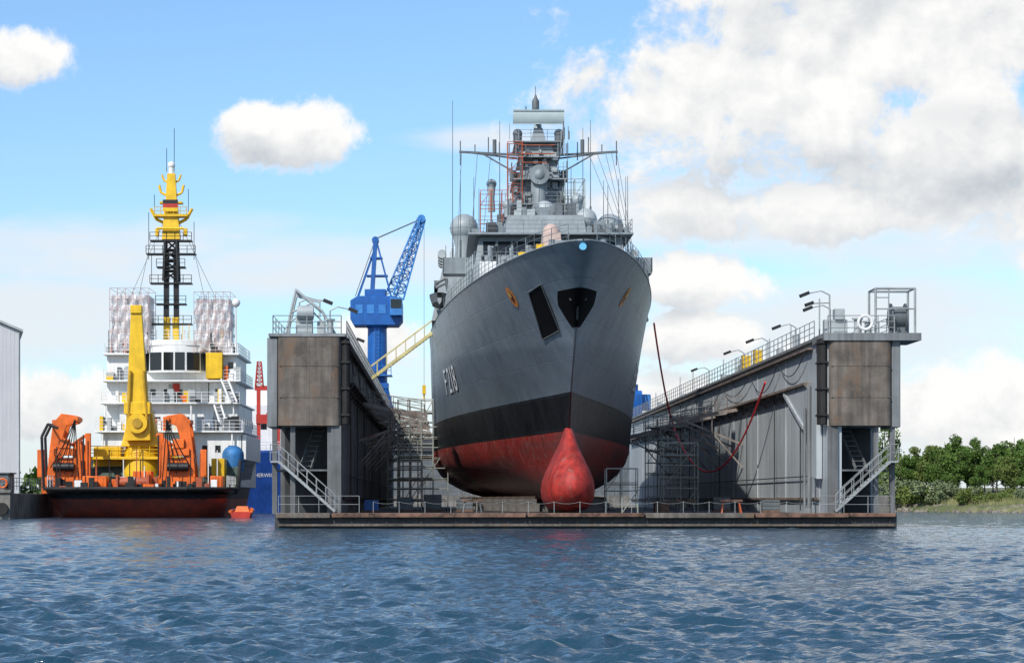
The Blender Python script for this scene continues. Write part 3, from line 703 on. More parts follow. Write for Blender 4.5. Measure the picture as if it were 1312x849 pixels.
mb=MB(); mb.grid(rowsL); mb.grid(rowsR)
for k in range(len(zs)-1):
    a,b_,c,d=rowsL[k][0],rowsR[k][0],rowsR[k+1][0],rowsL[k+1][0]; mb.add([a,b_,c,d],[(0,1,2,3)])
    a,b_,c,d=rowsL[k][-1],rowsR[k][-1],rowsR[k+1][-1],rowsL[k+1][-1]; mb.add([a,b_,c,d],[(3,2,1,0)])
for j in range(NC):
    mb.add([rowsL[0][j],rowsL[0][j+1],rowsR[0][j+1],rowsR[0][j]],[(0,1,2,3)])
hm=bpy.data.materials.new('frigate_hull'); hm.use_nodes=True; nt=hm.node_tree; N=nt.nodes; L=nt.links; b=N['Principled BSDF']
g=N.new('ShaderNodeNewGeometry'); sp=N.new('ShaderNodeSeparateXYZ'); L.new(g.outputs['Position'],sp.inputs[0])
def nz(scale,st=(1,1,1),det=6,rough=.6):
    mp=N.new('ShaderNodeMapping'); mp.inputs['Scale'].default_value=st; L.new(g.outputs['Position'],mp.inputs[0])
    n=N.new('ShaderNodeTexNoise'); n.inputs['Scale'].default_value=scale; n.inputs['Detail'].default_value=det; n.inputs['Roughness'].default_value=rough; L.new(mp.outputs[0],n.inputs['Vector']); return n.outputs[0]
def mixc(f,a,b_):
    m=N.new('ShaderNodeMix'); m.data_type='RGBA'
    if isinstance(f,float): m.inputs[0].default_value=f
    else: L.new(f,m.inputs[0])
    for i,v in((6,a),(7,b_)):
        if isinstance(v,tuple): m.inputs[i].default_value=(*v,1)
        else: L.new(v,m.inputs[i])
    return m.outputs[2]
def MRn(v,a,b_,c=0.,d=1.):
    n=N.new('ShaderNodeMapRange'); L.new(v,n.inputs[0])
    for i,x in enumerate((a,b_,c,d)): n.inputs[i+1].default_value=x
    return n.outputs[0]
def Mn(op,a,b_):
    n=N.new('ShaderNodeMath'); n.operation=op
    for i,v in enumerate((a,b_)):
        if isinstance(v,(int,float)): n.inputs[i].default_value=v
        else: L.new(v,n.inputs[i])
    return n.outputs[0]
n_a=nz(.35); n_s=nz(1.2,(1,1,.1)); n_f=nz(3,(1,1,1),8,.7); n_h=nz(.5,(.15,.15,1.6),6); n_v=nz(2.0,(1,1,.07),6)
cmb=N.new('ShaderNodeCombineXYZ'); L.new(sp.outputs[1],cmb.inputs[0]); L.new(sp.outputs[2],cmb.inputs[1])
br=N.new('ShaderNodeTexBrick'); br.inputs['Scale'].default_value=1; br.inputs['Brick Width'].default_value=6.5; br.inputs['Row Height'].default_value=2.05; br.inputs['Mortar Size'].default_value=.022; br.inputs['Mortar Smooth'].default_value=.6
br.inputs['Color1'].default_value=(.84,.84,.84,1); br.inputs['Color2'].default_value=(1,1,1,1); br.inputs['Mortar'].default_value=(.62,.62,.62,1); L.new(cmb.outputs[0],br.inputs['Vector'])
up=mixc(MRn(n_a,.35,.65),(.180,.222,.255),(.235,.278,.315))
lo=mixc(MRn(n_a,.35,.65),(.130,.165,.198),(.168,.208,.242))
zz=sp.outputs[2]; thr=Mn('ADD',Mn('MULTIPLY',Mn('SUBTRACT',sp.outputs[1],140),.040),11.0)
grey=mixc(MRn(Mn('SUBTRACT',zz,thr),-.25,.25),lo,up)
grey=mixc(MRn(n_s,.48,.75,0,.45),grey,(.08,.096,.11))
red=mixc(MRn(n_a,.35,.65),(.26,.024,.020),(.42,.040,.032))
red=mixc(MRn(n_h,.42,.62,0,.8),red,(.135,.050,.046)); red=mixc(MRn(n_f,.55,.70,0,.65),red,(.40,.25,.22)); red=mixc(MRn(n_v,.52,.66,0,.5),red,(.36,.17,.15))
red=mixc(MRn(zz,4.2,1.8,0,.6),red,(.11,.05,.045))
blk=mixc(MRn(n_a,.35,.65),(.006,.007,.009),(.018,.02,.023))
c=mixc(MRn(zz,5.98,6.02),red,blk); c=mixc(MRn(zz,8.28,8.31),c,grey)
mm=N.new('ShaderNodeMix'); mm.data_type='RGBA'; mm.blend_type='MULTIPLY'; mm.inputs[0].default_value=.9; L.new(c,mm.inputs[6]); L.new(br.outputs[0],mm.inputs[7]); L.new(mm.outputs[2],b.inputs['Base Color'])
rg=MRn(n_f,.3,.7,.32,.5); L.new(rg,b.inputs['Roughness'])
bp=N.new('ShaderNodeBump'); bp.inputs['Strength'].default_value=.5; bp.inputs['Distance'].default_value=.12; L.new(n_a,bp.inputs['Height'])
bp2=N.new('ShaderNodeBump'); bp2.inputs['Strength'].default_value=.5; bp2.inputs['Distance'].default_value=.025; L.new(br.outputs['Fac'],bp2.inputs['Height']); bp2.invert=True; L.new(bp.outputs[0],bp2.inputs['Normal']); L.new(bp2.outputs[0],b.inputs['Normal'])
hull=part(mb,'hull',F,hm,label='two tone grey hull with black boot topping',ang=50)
mb=MB()
for j in range(NC):
    a,b_,c,d=[(p[0],p[1],ZD-.02) for p in(rowsL[-1][j],rowsL[-1][j+1],rowsR[-1][j+1],rowsR[-1][j])]; mb.add([a,b_,c,d],[(0,1,2,3)])
part(mb,'deck',F,GREY2)
mb=MB()
for rr_ in(rowsL,rowsR):
    pts=[rr_[-1][j] for j in range(0,NC+1,2)]
    for a,b_ in zip(pts[:-1],pts[1:]): mb.tube((a[0],a[1],a[2]+.03),(b_[0],b_[1],b_[2]+.03),.05,6)
part(mb,'deck_edge_moulding',hull,GREY)
bz=[1.0,1.1,1.35,1.8,2.35,2.9,3.5,4.1,4.7,5.2,5.6,5.9,6.15]; bw=[.45,.95,1.25,1.45,1.50,1.42,1.20,.90,.63,.45,.34,.28,.22]; bf=[144.6,143.9,143.2,142.5,142.2,142.3,142.7,143.3,144.0,144.6,145.1,145.5,146.2]
mb=MB(); rows=[]
for z,w,yf in zip(bz,bw,bf):
    r=[]
    for k in range(25):
        t=math.pi*k/24; cx=-math.cos(t); sy_=math.sin(t); r.append((C+cx*w,yf+ (1-sy_)*max(w*1.5,.8)*1.2,z))
    r=[(C-w*.75,160,z)]+[ (C-w*1.02,152,z)]+r+[(C+w*1.02,152,z),(C+w*.75,160,z)]
    rows.append(r)
mb.grid(rows); mb.add(rows[0],[tuple(range(len(rows[0])))]); mb.add(rows[-1],[tuple(range(len(rows[0])))])
bulb=part(mb,'bulbous_bow',hull,mat('bulb_red',(.40,.034,.026),.62,var=.25,scale=1.2,bump=.1,streak=.5,rust=.42,rustcol=(.27,.10,.085),spec=.35),label='rounded bright red bulbous bow',ang=60)
def surf(z,Y,sg,off): return (C+sg*(hb(z,Y)+off),Y-off*.4,z)
def quadpatch(q,sg,off,n=6):
    rows=[]
    for i in range(n+1):
        r=[]
        for j in range(n+1):
            s,t=j/n,i/n
            Yv=(q[0][0]*(1-s)+q[1][0]*s)*(1-t)+(q[3][0]*(1-s)+q[2][0]*s)*t; zv=(q[0][1]*(1-s)+q[1][1]*s)*(1-t)+(q[3][1]*(1-s)+q[2][1]*s)*t
            r.append(surf(zv,Yv,sg,off))
        rows.append(r)
    return rows
qa=[(142.6,14.2),(139.3,14.4),(141.1,11.8),(145.3,11.55)]
RB=mat('recess_black',(.004,.004,.005),.9,var=.2,bump=0,spec=.1)
mb=MB(); mb.grid(quadpatch(qa,-1,.05)); rk=part(mb,'anchor_recess',hull,RB,recalc=False)
mb=MB()
ed=[surf(p[1],p[0],-1,.06) for p in qa]
mb.path(ed+[ed[0]],.04,6); part(mb,'recess_frame',hull,GREY2)
def inv(z,w):
    a,b_=ystem(z),ystem(z)+30
    for _ in range(40):
        m=(a+b_)/2
        if hb(z,m)<w: a=m
        else: b_=m
    return a
def stempatch(prof,off):
    rows=[]
    for z,w in prof:
        r=[]
        for j in range(-8,9):
            x=w*j/8; yv=inv(z,max(.06,abs(x))) ; r.append((C+x,yv-off,z-off*.3))
        rows.append(r)
    return rows
mb=MB(); mb.grid(stempatch([(13.85,1.15),(13.5,1.12),(13.15,1.05),(12.6,.72),(12.1,.40),(11.85,.22)],.07)); part(mb,'anchor_recess',hull,RB,recalc=False)
yf=ystem(13)-.1
AN=mat('anchor_grey',(.035,.038,.042),.5)
mb=MB(); mb.beam((C,yf,13.2),(C,yf+.9,12.2),.12,.1); mb.beam((C-.5,yf+.15,13.3),(C+.5,yf+.15,13.3),.12,.14); part(mb,'anchor',hull,AN)
for sg in(-1,1):
    mb=MB(); ring=[(147+1.0*.8*math.cos(t),14.3+.62*math.sin(t)) for t in np.linspace(0,2*math.pi,17)[:-1]]
    mb.add([surf(14.3,147,sg,.04)]+[surf(z,y,sg,.04) for y,z in ring],[(0,i+1,(i+1)%16+1) for i in range(16)],0)
    ring2=[(147+.55*.8*math.cos(t),14.3+.42*math.sin(t)*(1.1 if k%2 else .6)) for k,t in enumerate(np.linspace(0,2*math.pi,17)[:-1])]
    mb.add([surf(14.3,147,sg,.055)]+[surf(z,y,sg,.055) for y,z in ring2],[(0,i+1,(i+1)%16+1) for i in range(16)],1)
    ring3=[(147.1+.25*math.cos(t),14.45+.2*math.sin(t)) for t in np.linspace(0,2*math.pi,9)[:-1]]
    mb.add([surf(z,y,sg,.07) for y,z in ring3],[tuple(range(8))],2)
    part(mb,'crest_emblem',hull,[mat('crest_orange',(.75,.25,.05),.5),mat('crest_dark',(.10,.02,.01),.5),mat('crest_gold',(.8,.5,.1),.4)],recalc=False)
for off,m,sh_ in((.04,BLACK,.10),(.06,WHITE2,0)):
    for sg in(-1,1):
        v,f=textpoly("F 218",3.0); mb=MB()
        P=[]
        for x,y,z in v:
            u=x*1.25; Yv=(189.0-u-sh_*1.5) if sg<0 else (178.5+u+sh_*1.5); zv=10.1+y*.95-sh_
            P.append((C+sg*(hb(zv,Yv)+off),Yv,zv))
        mb.add(P,f); part(mb,'hull_number' if m is WHITE2 else 'hull_number_shadow',hull,m,recalc=False)
mb=MB(); mb.disc((C-.05,ZD-.35),.2,130.98,131.35,16); part(mb,'bow_cap',hull,mat('light_blue',(.15,.5,.8),.4))
# superstructure
ZB=20.9
mb=MB(); mb.fr(C,5.9,166,250,ZD,5.7,166.6,250,18.3); mb.fr(C,8.75,190,246,ZD,7.7,192,244,21.4); mb.fr(C,7.8,181,190.2,ZD,7.3,183,192,19.2); mb.fr(C,4.6,203,240,21.4,4.2,204,239,23.2)
sup=part(mb,'superstructure',F,GREY,bevel=.04)
mb=MB(); mb.fr(C,5.6,171,206,18.32,5.2,172.2,206,ZB); mb.box(C-6.0,C+6.0,171.2,207,ZB+.02,ZB+.18)
br_=part(mb,'bridge',F,GREY,bevel=.03)
mb=MB(); mb.fr(C,3.2,179,202,ZB+.18,2.9,180,202,23.4); part(mb,'upper_house',F,GREY,bevel=.03)
for sg in(-1,1):
    mb=MB(); mb.box(C+sg*6.7-1.1,C+sg*6.7+1.1,176.5,179,18.6,18.75); mb.box(C+sg*6.7-1.1,C+sg*6.7+1.1,176.5,176.6,18.75,19.8); mb.box(C+sg*7.8-.05,C+sg*7.8+.05,176.5,179,18.75,19.8); part(mb,'bridge_wing',br_,GREY)
for k in range(9):
    x=C-4.9+k*1.09; mb=MB(); mb.hexa([(x,171.5,19.5),(x+.9,171.5,19.5),(x+.9,171.7,19.5),(x,171.7,19.5),(x,171.93,20.5),(x+.9,171.93,20.5),(x+.9,172.1,20.5),(x,172.1,20.5)]); part(mb,'window',br_,DGLASS)
for sg in(-1,1):
    for k in range(5):
        y=174+k*2.2; mb=MB(); mb.box(C+sg*5.38-.06,C+sg*5.38+.06,y,y+1.5,19.5,20.4); part(mb,'window',br_,DGLASS)
for m_,sd in((GREY2,1),(GREY,2),(DOCKD,3),(LGREY,4)):
    rr=random.Random(sd*13); mb=MB(); q_=1 if m_ in(GREY2,GREY) else .4
    for sg in(-1,1):
        for i in range(int(12*q_)):
            y=192+i*4.5; mb.box(C+sg*8.3-.25,C+sg*8.3+.25,y,y+1.4,17.0+rr.uniform(0,2),18+rr.uniform(.5,2.0))
        for i in range(int(16*q_)):
            x=C+sg*rr.uniform(3.4,7.2); y=rr.uniform(204,218) if abs(x-C)>4.6 else rr.uniform(192,215); h=rr.uniform(.6,2.2); w=rr.uniform(.15,.5); mb.box(x-w,x+w,y,y+1,21.4,21.4+h)
            if i%3==0: mb.tube((x,y,21.4),(x,y,21.4+h+rr.uniform(.5,2)),.04,5)
        for i in range(int(8*q_)):
            x=C+sg*rr.uniform(3.3,5.7); y=rr.uniform(173,186); mb.tube((x,y,ZB+.18),(x,y,ZB+rr.uniform(.7,1.3)),rr.uniform(.08,.3),10)
    for i in range(int(22*q_)):
        x=C+rr.uniform(-5.6,5.6); inn=abs(x-C)<2.9; y=rr.uniform(181,188) if inn else rr.uniform(172,180); z=23.4 if inn else ZB+.18; h=rr.uniform(.4,1.5) if abs(x-C)<4.4 else rr.uniform(.3,.9); w=rr.uniform(.1,.4)
        mb.box(x-w,x+w,y,y+.8,z,z+h)
    for i in range(int(16*q_)):
        x=C+rr.uniform(-5.0,5.0); mb.tube((x,rr.uniform(167,170),18.3),(x,rr.uniform(167,170),18.3+rr.uniform(.6,1.6)),.12,8)
    for i in range(int(34*q_)):
        z=rr.uniform(23.8,30.2); w0=2.4-(z-23.2)*.19; sx_=rr.choice((-1,1)); s_=rr.uniform(.06,.22)
        if rr.random()<.35: x=C+sx_*(w0+rr.uniform(0,.3)); y=rr.uniform(191,195)
        else: x=C+rr.uniform(-w0,w0); y=191.6+(z-23.2)*.18-rr.uniform(.05,.3)
        mb.box(x-s_,x+s_,y-.3,y+.3,z,z+rr.uniform(.15,.6))
    for i in range(int(14*q_)):
        z=rr.choice((25.6,27.7,29.6,30.9)); x=C+rr.choice((-1,1))*rr.uniform(1.0,2.5); mb.tube((x,191.5,z),(x,191.5,z+rr.uniform(.6,1.6)),.04,5)
    part(mb,'deck_equipment',F,m_,kind='stuff')
for sg in(-1,1):
    for k in range(4):
        y=194+k*2.4; mb=MB(); mb.tube((C+sg*7.9,y,21.9),(C+sg*7.9,y+1.5,21.9),.36,12); part(mb,'life_raft',F,LGREY)
sg=-1
mb=MB(); rows=[]
for j in range(8):
    s=j/7; w=.8*(1-max(0,.5-s)**2*3); y=184.5+5*s; x=C+sg*8.1; rows.append([(x-w,y,17.9),(x-w*.7,y,17.2),(x,y,16.95),(x+w*.7,y,17.2),(x+w,y,17.9)])
mb.grid(rows); mb.add([r[0] for r in rows]+[r[4] for r in rows],[(i,i+1,9+i,8+i) for i in range(7)]); mb.path([(C+sg*6.9,184.5,16.2),(C+sg*7.6,184.5,19.0),(C+sg*8.4,184.5,18.6)],.12,6); mb.path([(C+sg*6.9,188.5,16.2),(C+sg*7.6,188.5,19.0),(C+sg*8.4,188.5,18.6)],.12,6)
part(mb,'ship_boat',F,GREY2,kind='stuff')
mb=MB(); mb.fr(C,1.5,151,155,ZD,.95,152,154.6,18.4); mb.rev((C,153,ZD-.02),[(1.9,0),(1.9,.3)],24); gun=part(mb,'gun_turret',F,GREY,bevel=.12)
mb=MB(); mb.tube((C,152.2,17.6),(C,146.8,18.2),.12,10,.08); part(mb,'gun_barrel',gun,GREY2)
mb=MB(); mb.fr(C-.1,.72,167.5,170,19.6,.62,167.7,169.8,20.7); mb.sph((C-.1,168.7,20.65),.64,16,a0=0,sz=1.2); mb.rev((C-.1,168.7,18.3),[(.9,0),(.6,.5),(.55,1.4)],16); part(mb,'covered_launcher',F,TAN,label='launcher under a pinkish tan cover')
def ball(x,y,z,r,base,name='radar_dome',m=GREY):
    mb=MB(); mb.rev((x,y,base),[(r*.75,0),(r*.6,(z-base)*.5),(r*.8,z-base-r*.6)],16); mb.sph((x,y,z),r,24); mb.tube((x,y,z-.04),(x,y,z+.04),r*1.015,24); return part(mb,name,F,m)
ball(1.75,200,24.7,1.2,21.4,m=DOME); ball(14.1,200,24.7,1.2,21.4,m=DOME); ball(8.0,186,24.4,.85,23.2,m=LGREY); ball(11.0,182,23.3,.85,ZB,m=LGREY)
ball(4.0,196,27.9,.42,25.6,m=DOME); ball(5.2,190,25.4,.45,23.4,m=DOME); ball(10.8,190,25.8,.5,23.4,m=DOME); ball(3.9,188,23.2,.45,ZB,m=DOME)
mb=MB(); mb.tube((7.75,190.2,27.9),(7.75,191.3,27.9),.8,24); mb.sph((7.75,190.6,27.9),.6,20); mb.rev((7.75,191,24.4),[(.7,0),(.55,2.2),(.4,2.8)],16); mb.box(7.1,8.4,190.8,191.9,26.4,27.4); part(mb,'fire_control_radar',F,GREY)
mb=MB()
mb.fr(C,2.5,191.5,199.5,23.2,1.8,192,198.5,27.3); mb.fr(C,1.8,192,198.5,27.3,1.05,193,197.5,30.8)
for z,w,y0 in((25.5,2.8,190.6),(27.6,2.2,191.1),(29.5,1.7,191.8),(30.8,2.0,192.2)): mb.box(C-w,C+w,y0,199.6,z,z+.12)
mb.fr(C,.65,193.4,196.6,30.9,.35,193.8,196.2,32.2)
mast=part(mb,'mast',F,GREY,bevel=.03)
for sg in(-1,1):
    mb=MB(); mb.tube((C+sg*1.7,194,31.0),(C+sg*1.7,194,31.7),.36,12); mb.sph((C+sg*1.7,194,31.75),.4,14); part(mb,'sensor_housing',mast,GREY2)
    mb=MB(); mb.tube((C+sg*2.1,193,27.7),(C+sg*2.1,193,28.6),.28,10); part(mb,'sensor_housing',mast,GREY2)
    mb=MB(); mb.tube((C+sg*3.1,191.5,23.4),(C+sg*3.1,191.5,24.8),.35,12); part(mb,'sensor_housing',mast,GREY2)
mb=MB()
for k in range(6):
    a0,a1=math.radians(-60+k*20),math.radians(-60+(k+1)*20)
    z0,z1=33.0+.62*math.sin(a0),33.0+.62*math.sin(a1); y0,y1=193.4-.3*math.cos(a0),193.4-.3*math.cos(a1)
    mb.hexa([(C-2.1,y0,z0),(C+2.1,y0,z0),(C+2.1,y0+.25,z0),(C-2.1,y0+.25,z0),(C-2.1,y1,z1),(C+2.1,y1,z1),(C+2.1,y1+.25,z1),(C-2.1,y1+.25,z1)])
mb.rev((C,195,32.0),[(.35,0),(.3,.8),(.2,1.0)],12); mb.box(C-.3,C+.3,193.6,195.2,32.8,33.0)
mb.beam((C-2.1,193.1,33.56),(C+2.1,193.1,33.56),.08,.08); mb.beam((C-2.1,193.1,32.44),(C+2.1,193.1,32.44),.08,.08)
part(mb,'search_radar',mast,mat('radar_panel',(.34,.41,.42),.5,var=.06))
mb=MB(); mb.tube((C-.1,197,31),(C-.1,197,34.6),.12,8); mb.rev((C-.1,197,34.0),[(.1,0),(.3,.25),(.3,.95),(.15,1.2),(.05,1.5)],12); mb.tube((C-.1,197,35.4),(C-.1,197,36.2),.03,5)
mb.tube((C-.9,197,33.9),(C+.7,197,33.9),.05,5); mb.tube((C-.9,197,33.9),(C-.9,197,34.5),.06,5)
part(mb,'pole_mast',mast,GREY2)
for sg in(-1,1):
    mb=MB()
    mb.beam((C+sg*1.1,193.5,29.9),(C+sg*6.5,193.5,30.2),.14,.18); mb.beam((C+sg*1.4,193.5,28.2),(C+sg*4.6,193.5,30.05),.1,.12); mb.beam((C+sg*1.4,195.5,29.9),(C+sg*6.2,193.5,30.2),.1,.12)
    for x,h,l in((6.4,1.0,-1.0),(5.2,.7,0),(4.1,1.3,0),(3.2,.9,-.6),(2.4,.8,0)): mb.tube((C+sg*x,193.5,30.1+l),(C+sg*x,193.5,30.1+h),.05,5)
    mb.tube((C+sg*3.6,193.5,30.1),(C+sg*3.6,193.5,31.2),.16,8)
    part(mb,'yardarm',mast,GREY2)
mb=MB()
for sg,xs_ in((-1,(6.3,5.0,3.9)),(1,(6.4,6.0,5.5,4.8,4.1))):
    for i,x in enumerate(xs_): mb.tube((C+sg*x,193.5,30.1),(C+sg*(x+.5+.2*i),180-i*1.5 if sg>0 else 186,21-(1.8 if x>5.4 else 0)),.02,4)
part(mb,'rigging_wire',mast,GREY2)
for x,y,z0,z1 in((.75,190,20.5,33.8),(11.0,186,21,31.0),(2.3,178,20.9,26.0),(13.3,179,19.2,26),(14.3,185,19.2,27),(5.0,182,23.4,27.8),(9.8,181,23.4,27.2),(9.9,188,24,30.2),(6.2,188,24,29.6),(1.4,192,21.4,28.5),(15.0,192,21.4,28),(12.2,175,21,25),(3.6,175,21,24.6),(4.4,184,23.4,31.2),(11.6,186,23.4,31.6),(2.9,192,21.4,27),(12.9,190,21.4,27.4)):
    mb=MB(); mb.tube((x,y,z0),(x,y,z0+1.4),.08,6); mb.tube((x,y,z0+1.4),(x,y,z1),.04,5,.022); part(mb,'whip_antenna',F,GREY2)
mb=MB(); mb.rev((.75,189.8,18.9),[(.13,0),(.05,1.6)],8); part(mb,'antenna_base',F,REDP)
scaf('','',C-2.6,C-1.4,190.6,191.8,25.6,30.6,1,4,REDO,False,parent=mast,r=.85); scaf('','',C-4.8,C-2.2,190,192.5,23.0,26.6,3,3,REDO,False,parent=mast,r=.75); scaf('','',C+2.0,C+3.6,190,192,23.4,27.5,2,3,SC,False,parent=mast)
mb=MB(); mb.tube((C-1.5,190.5,29.6),(C+1.2,190.5,29.6),.05,5); mb.tube((C-1.5,190.5,28.9),(C+.6,190.5,28.9),.04,5); mb.tube((C-1.5,190.5,30.3),(C+1.2,190.5,30.3),.04,5); part(mb,'scaffold_pole',mast,REDO)
mb=MB(); mb.fr(C,3.2,212,226,21.6,2.6,213,225,25.0); mb.fr(C,1.6,228,236,21.6,.8,230,234,28.0); mb.tube((C,232,28),(C,232,30),.2,8)
part(mb,'funnel_block',F,GREY,bevel=.05)
for sg in(-1,1):
    pts=[]
    for yv in(132,134,137,141,146,152,158,165,172,180): pts.append((C+sg*(hb(ZD,yv)-.12),yv,ZD))
    mb=MB(); mb.rail(pts,1.0,3,1.5,.02); part(mb,'guard_rail',F,GREY)
    for pp in([(C+sg*5.9,171.3,ZB+.18),(C+sg*5.9,206,ZB+.18)],[(C+sg*7.6,192.2,21.4),(C+sg*7.6,243,21.4)],[(C+sg*7.2,183.2,19.2),(C+sg*7.2,192,19.2)]):
        mb=MB(); mb.rail(pp,1.0,3,1.6,.026); part(mb,'guard_rail',F,GREY)
for z,w,y0 in((ZB+.18,5.9,171.3),(23.4,2.9,180.2),(18.3,5.6,166.8),(25.62,2.8,190.6),(27.72,2.2,191.1),(29.62,1.7,191.8),(30.92,2.0,192.2)):
    mb=MB(); mb.rail([(C-w,y0,z),(C+w,y0,z)],.9,3,1.2,.022); part(mb,'guard_rail',F,GREY)
mb=MB(); mb.hexa([(C-5,161,ZD),(C,158.5,ZD),(C,158.7,ZD),(C-5,161.2,ZD),(C-5,161.5,ZD+1.3),(C,159,ZD+1.3),(C,159.2,ZD+1.3),(C-5,161.7,ZD+1.3)]); mb.hexa([(C,158.5,ZD),(C+5,161,ZD),(C+5,161.2,ZD),(C,158.7,ZD),(C,159,ZD+1.3),(C+5,161.5,ZD+1.3),(C+5,161.7,ZD+1.3),(C,159.2,ZD+1.3)])
part(mb,'breakwater',F,GREY)
mb=MB()
for x,y in((C-1.5,137),(C+1.5,137),(C-2.5,142),(C+2.5,142)): mb.tube((x,y,ZD),(x,y,ZD+.7),.18,10)
mb.tube((C-.7,141,ZD),(C-.7,141,ZD+.9),.4,14); mb.tube((C+.7,141,ZD),(C+.7,141,ZD+.9),.4,14)
part(mb,'capstan',F,GREY,kind='stuff')
for x,y in((C-2.1,138.5),(C-3.0,143)):
    mb=MB(); mb.box(x-.25,x+.25,y,y+.6,ZD,ZD+.6); part(mb,'yellow_box',F,YEL)
mb=MB(); mb.box(C-5.4,C-4.3,155.5,156.5,ZD,ZD+1.3); part(mb,'deck_locker',F,WHITE)
mb=MB(); mb.rail([(C-5.8,160,ZD),(C-6.2,164,ZD)],2.2,5,.9,.05); part(mb,'deck_scaffold',F,LGREY)
# ---------------------------------------------------------------- multipurpose vessel
TC=-28.6; YB=278
V=thing('salvage_vessel','white and yellow offshore salvage vessel with orange gear','ship',(TC,240,0))
HC=-29.3
def tw(Yv,k):
    if Yv>256: w=8.9*max(.02,1-((Yv-256)/(YB+2-256))**2)
    else: w=8.9
    d=Yv-(222.5+(1-k)*4.5)
    if d<3.5: w*=max(.0,1-((3.5-max(0,d))/3.5)**2.6*.42)
    return w*(.86+.14*k)
def tz(Yv): return interp(Yv,[222,234,237,262,YB],[2.75,2.8,5.6,6.2,8.5])
mb=MB(); rings=[]
st=[0,.15,.6,1.3,2.2,3.5,6,9,11.5,13,14.5,20,26,32,38,43,47,51,54,YB-222.5]
for k in(0,.25,.5,.72,.86,1.0):
    y0=222.5+(1-k)*4.5
    L_=[(y0+s*(YB-y0)/(YB-222.5)) for s in st]
    rings.append([(HC-tw(y,k),y,-.6+(tz(y)+.6)*k) for y in L_]+[(HC+tw(y,k),y,-.6+(tz(y)+.6)*k) for y in reversed(L_)])
n=len(rings[0])
for k in range(len(rings)-1):
    mb.add(rings[k]+rings[k+1],[(i,(i+1)%n,n+(i+1)%n,n+i) for i in range(n)],0)
tugm=bpy.data.materials.new('vessel_hull'); tugm.use_nodes=True; nt=tugm.node_tree; N=nt.nodes; L=nt.links; b=N['Principled BSDF']; b.inputs['Roughness'].default_value=.5
g=N.new('ShaderNodeNewGeometry'); sp=N.new('ShaderNodeSeparateXYZ'); L.new(g.outputs['Position'],sp.inputs[0])
n_a=nz(.6); n_f=nz(2.5,(1,1,.6),8,.7)
cc=mixc(MRn(n_a,.4,.6),(.48,.09,.055),(.30,.07,.05)); bl=mixc(MRn(n_f,.45,.65),(.012,.014,.022),(.06,.035,.03))
nav=mixc(MRn(n_f,.45,.65),(.06,.10,.17),(.10,.13,.18))
zn=Mn('ADD',sp.outputs[2],Mn('MULTIPLY',n_f,.6)); c=mixc(MRn(zn,2.05,2.15),cc,bl); c=mixc(MRn(sp.outputs[2],2.9,3.0),c,nav); L.new(c,b.inputs['Base Color'])
vh=part(mb,'hull',V,tugm,label='black hull with rusty red lower stern',ang=45)
mb=MB(); mb.add([(p[0],p[1],p[2]-.55) for p in rings[-1]],[(i,i+1,n-2-i,n-1-i) for i in range(len(st)-1)]); part(mb,'deck',V,mat('deck_green',(.06,.09,.07),.8,var=.3),recalc=False)
mb=MB()
for i in range(len(st)-9):
    for s in(i,n-1-i):
        j=s+1 if s<n//2 else s-1; mb.tube(rings[-1][s],rings[-1][j],.17,8)
mb.tube(rings[-1][0],rings[-1][n-1],.18,8)
part(mb,'rubber_fender',vh,RUBBER)
mb=MB()
mb.box(TC-6.6,TC+7.8,243,262,3.0,8.6)
mb.box(TC-5.0,TC+7.4,245,262,8.6,11.6)
mb.box(TC-6.6,TC-3.2,247,260,8.6,16.8); mb.box(TC+4.1,TC+6.9,247,260,11.6,16.8)
mb.box(TC-3.0,TC+3.9,248,262,11.6,15.0)
mb.box(TC-7.2,TC+8.1,242.2,263,8.6,8.8); mb.box(TC-6.9,TC+7.6,244.0,263,11.6,11.78); mb.box(TC-6.9,TC+7.5,245.6,263,14.0,14.16); mb.box(TC-6.9,TC-3.3,246.2,262,16.8,17.0); mb.box(TC+4.2,TC+7.3,246.2,262,16.8,17.0)
for x in(-6.4,-2,2.5,6.9): mb.box(TC+x-.08,TC+x+.08,242.4,242.6,5.8,8.6); mb.box(TC+x-.08,TC+x+.08,244.2,244.4,8.8,11.6)
mb.box(TC+7.9,TC+8.3,243,262,5.8,8.4)
VS=part(mb,'superstructure',V,WHITE,bevel=.04)
WC=TC+.5
mb=MB()
pl_=[(WC-3.5,249.4),(WC-2.7,247.1),(WC-1.2,246.3),(WC+1.2,246.3),(WC+2.7,247.1),(WC+3.5,249.4),(WC+3.5,260),(WC-3.5,260)]
def pris(mb,pl,z0,z1,g0=1,g1=1):
    cxm=WC; n=len(pl); v=[(cxm+(x-cxm)*g0,y,z0) for x,y in pl]+[(cxm+(x-cxm)*g1,y+.5*(g0-g1),z1) for x,y in pl]
    mb.add(v,[tuple(range(n-1,-1,-1)),tuple(range(n,2*n))]+[(i,(i+1)%n,n+(i+1)%n,n+i) for i in range(n)])
pris(mb,pl_,15.0,17.8,1,.97); pris(mb,pl_,17.8,18.4,1.06,1.06); WB=part(mb,'wheelhouse',V,WHITE,bevel=.04)
for k in range(5):
    (xa,ya),(xb,yb)=pl_[k],pl_[k+1]; L2=math.hypot(xb-xa,yb-ya); nn=2 if L2>2 else (2 if L2>1.7 else 1)
    nx_,ny_=(yb-ya)/L2,-(xb-xa)/L2
    for j in range(nn):
        s0=(j+.08)/nn; s1=(j+.92)/nn; mb=MB(); P=[]
        for z in(15.25,17.1):
            for s,o in((s0,.05),(s1,.05),(s1,-.1),(s0,-.1)): P.append((xa+(xb-xa)*s+nx_*o,ya+(yb-ya)*s+ny_*o,z))
        mb.hexa(P); part(mb,'window',WB,DGLASS)
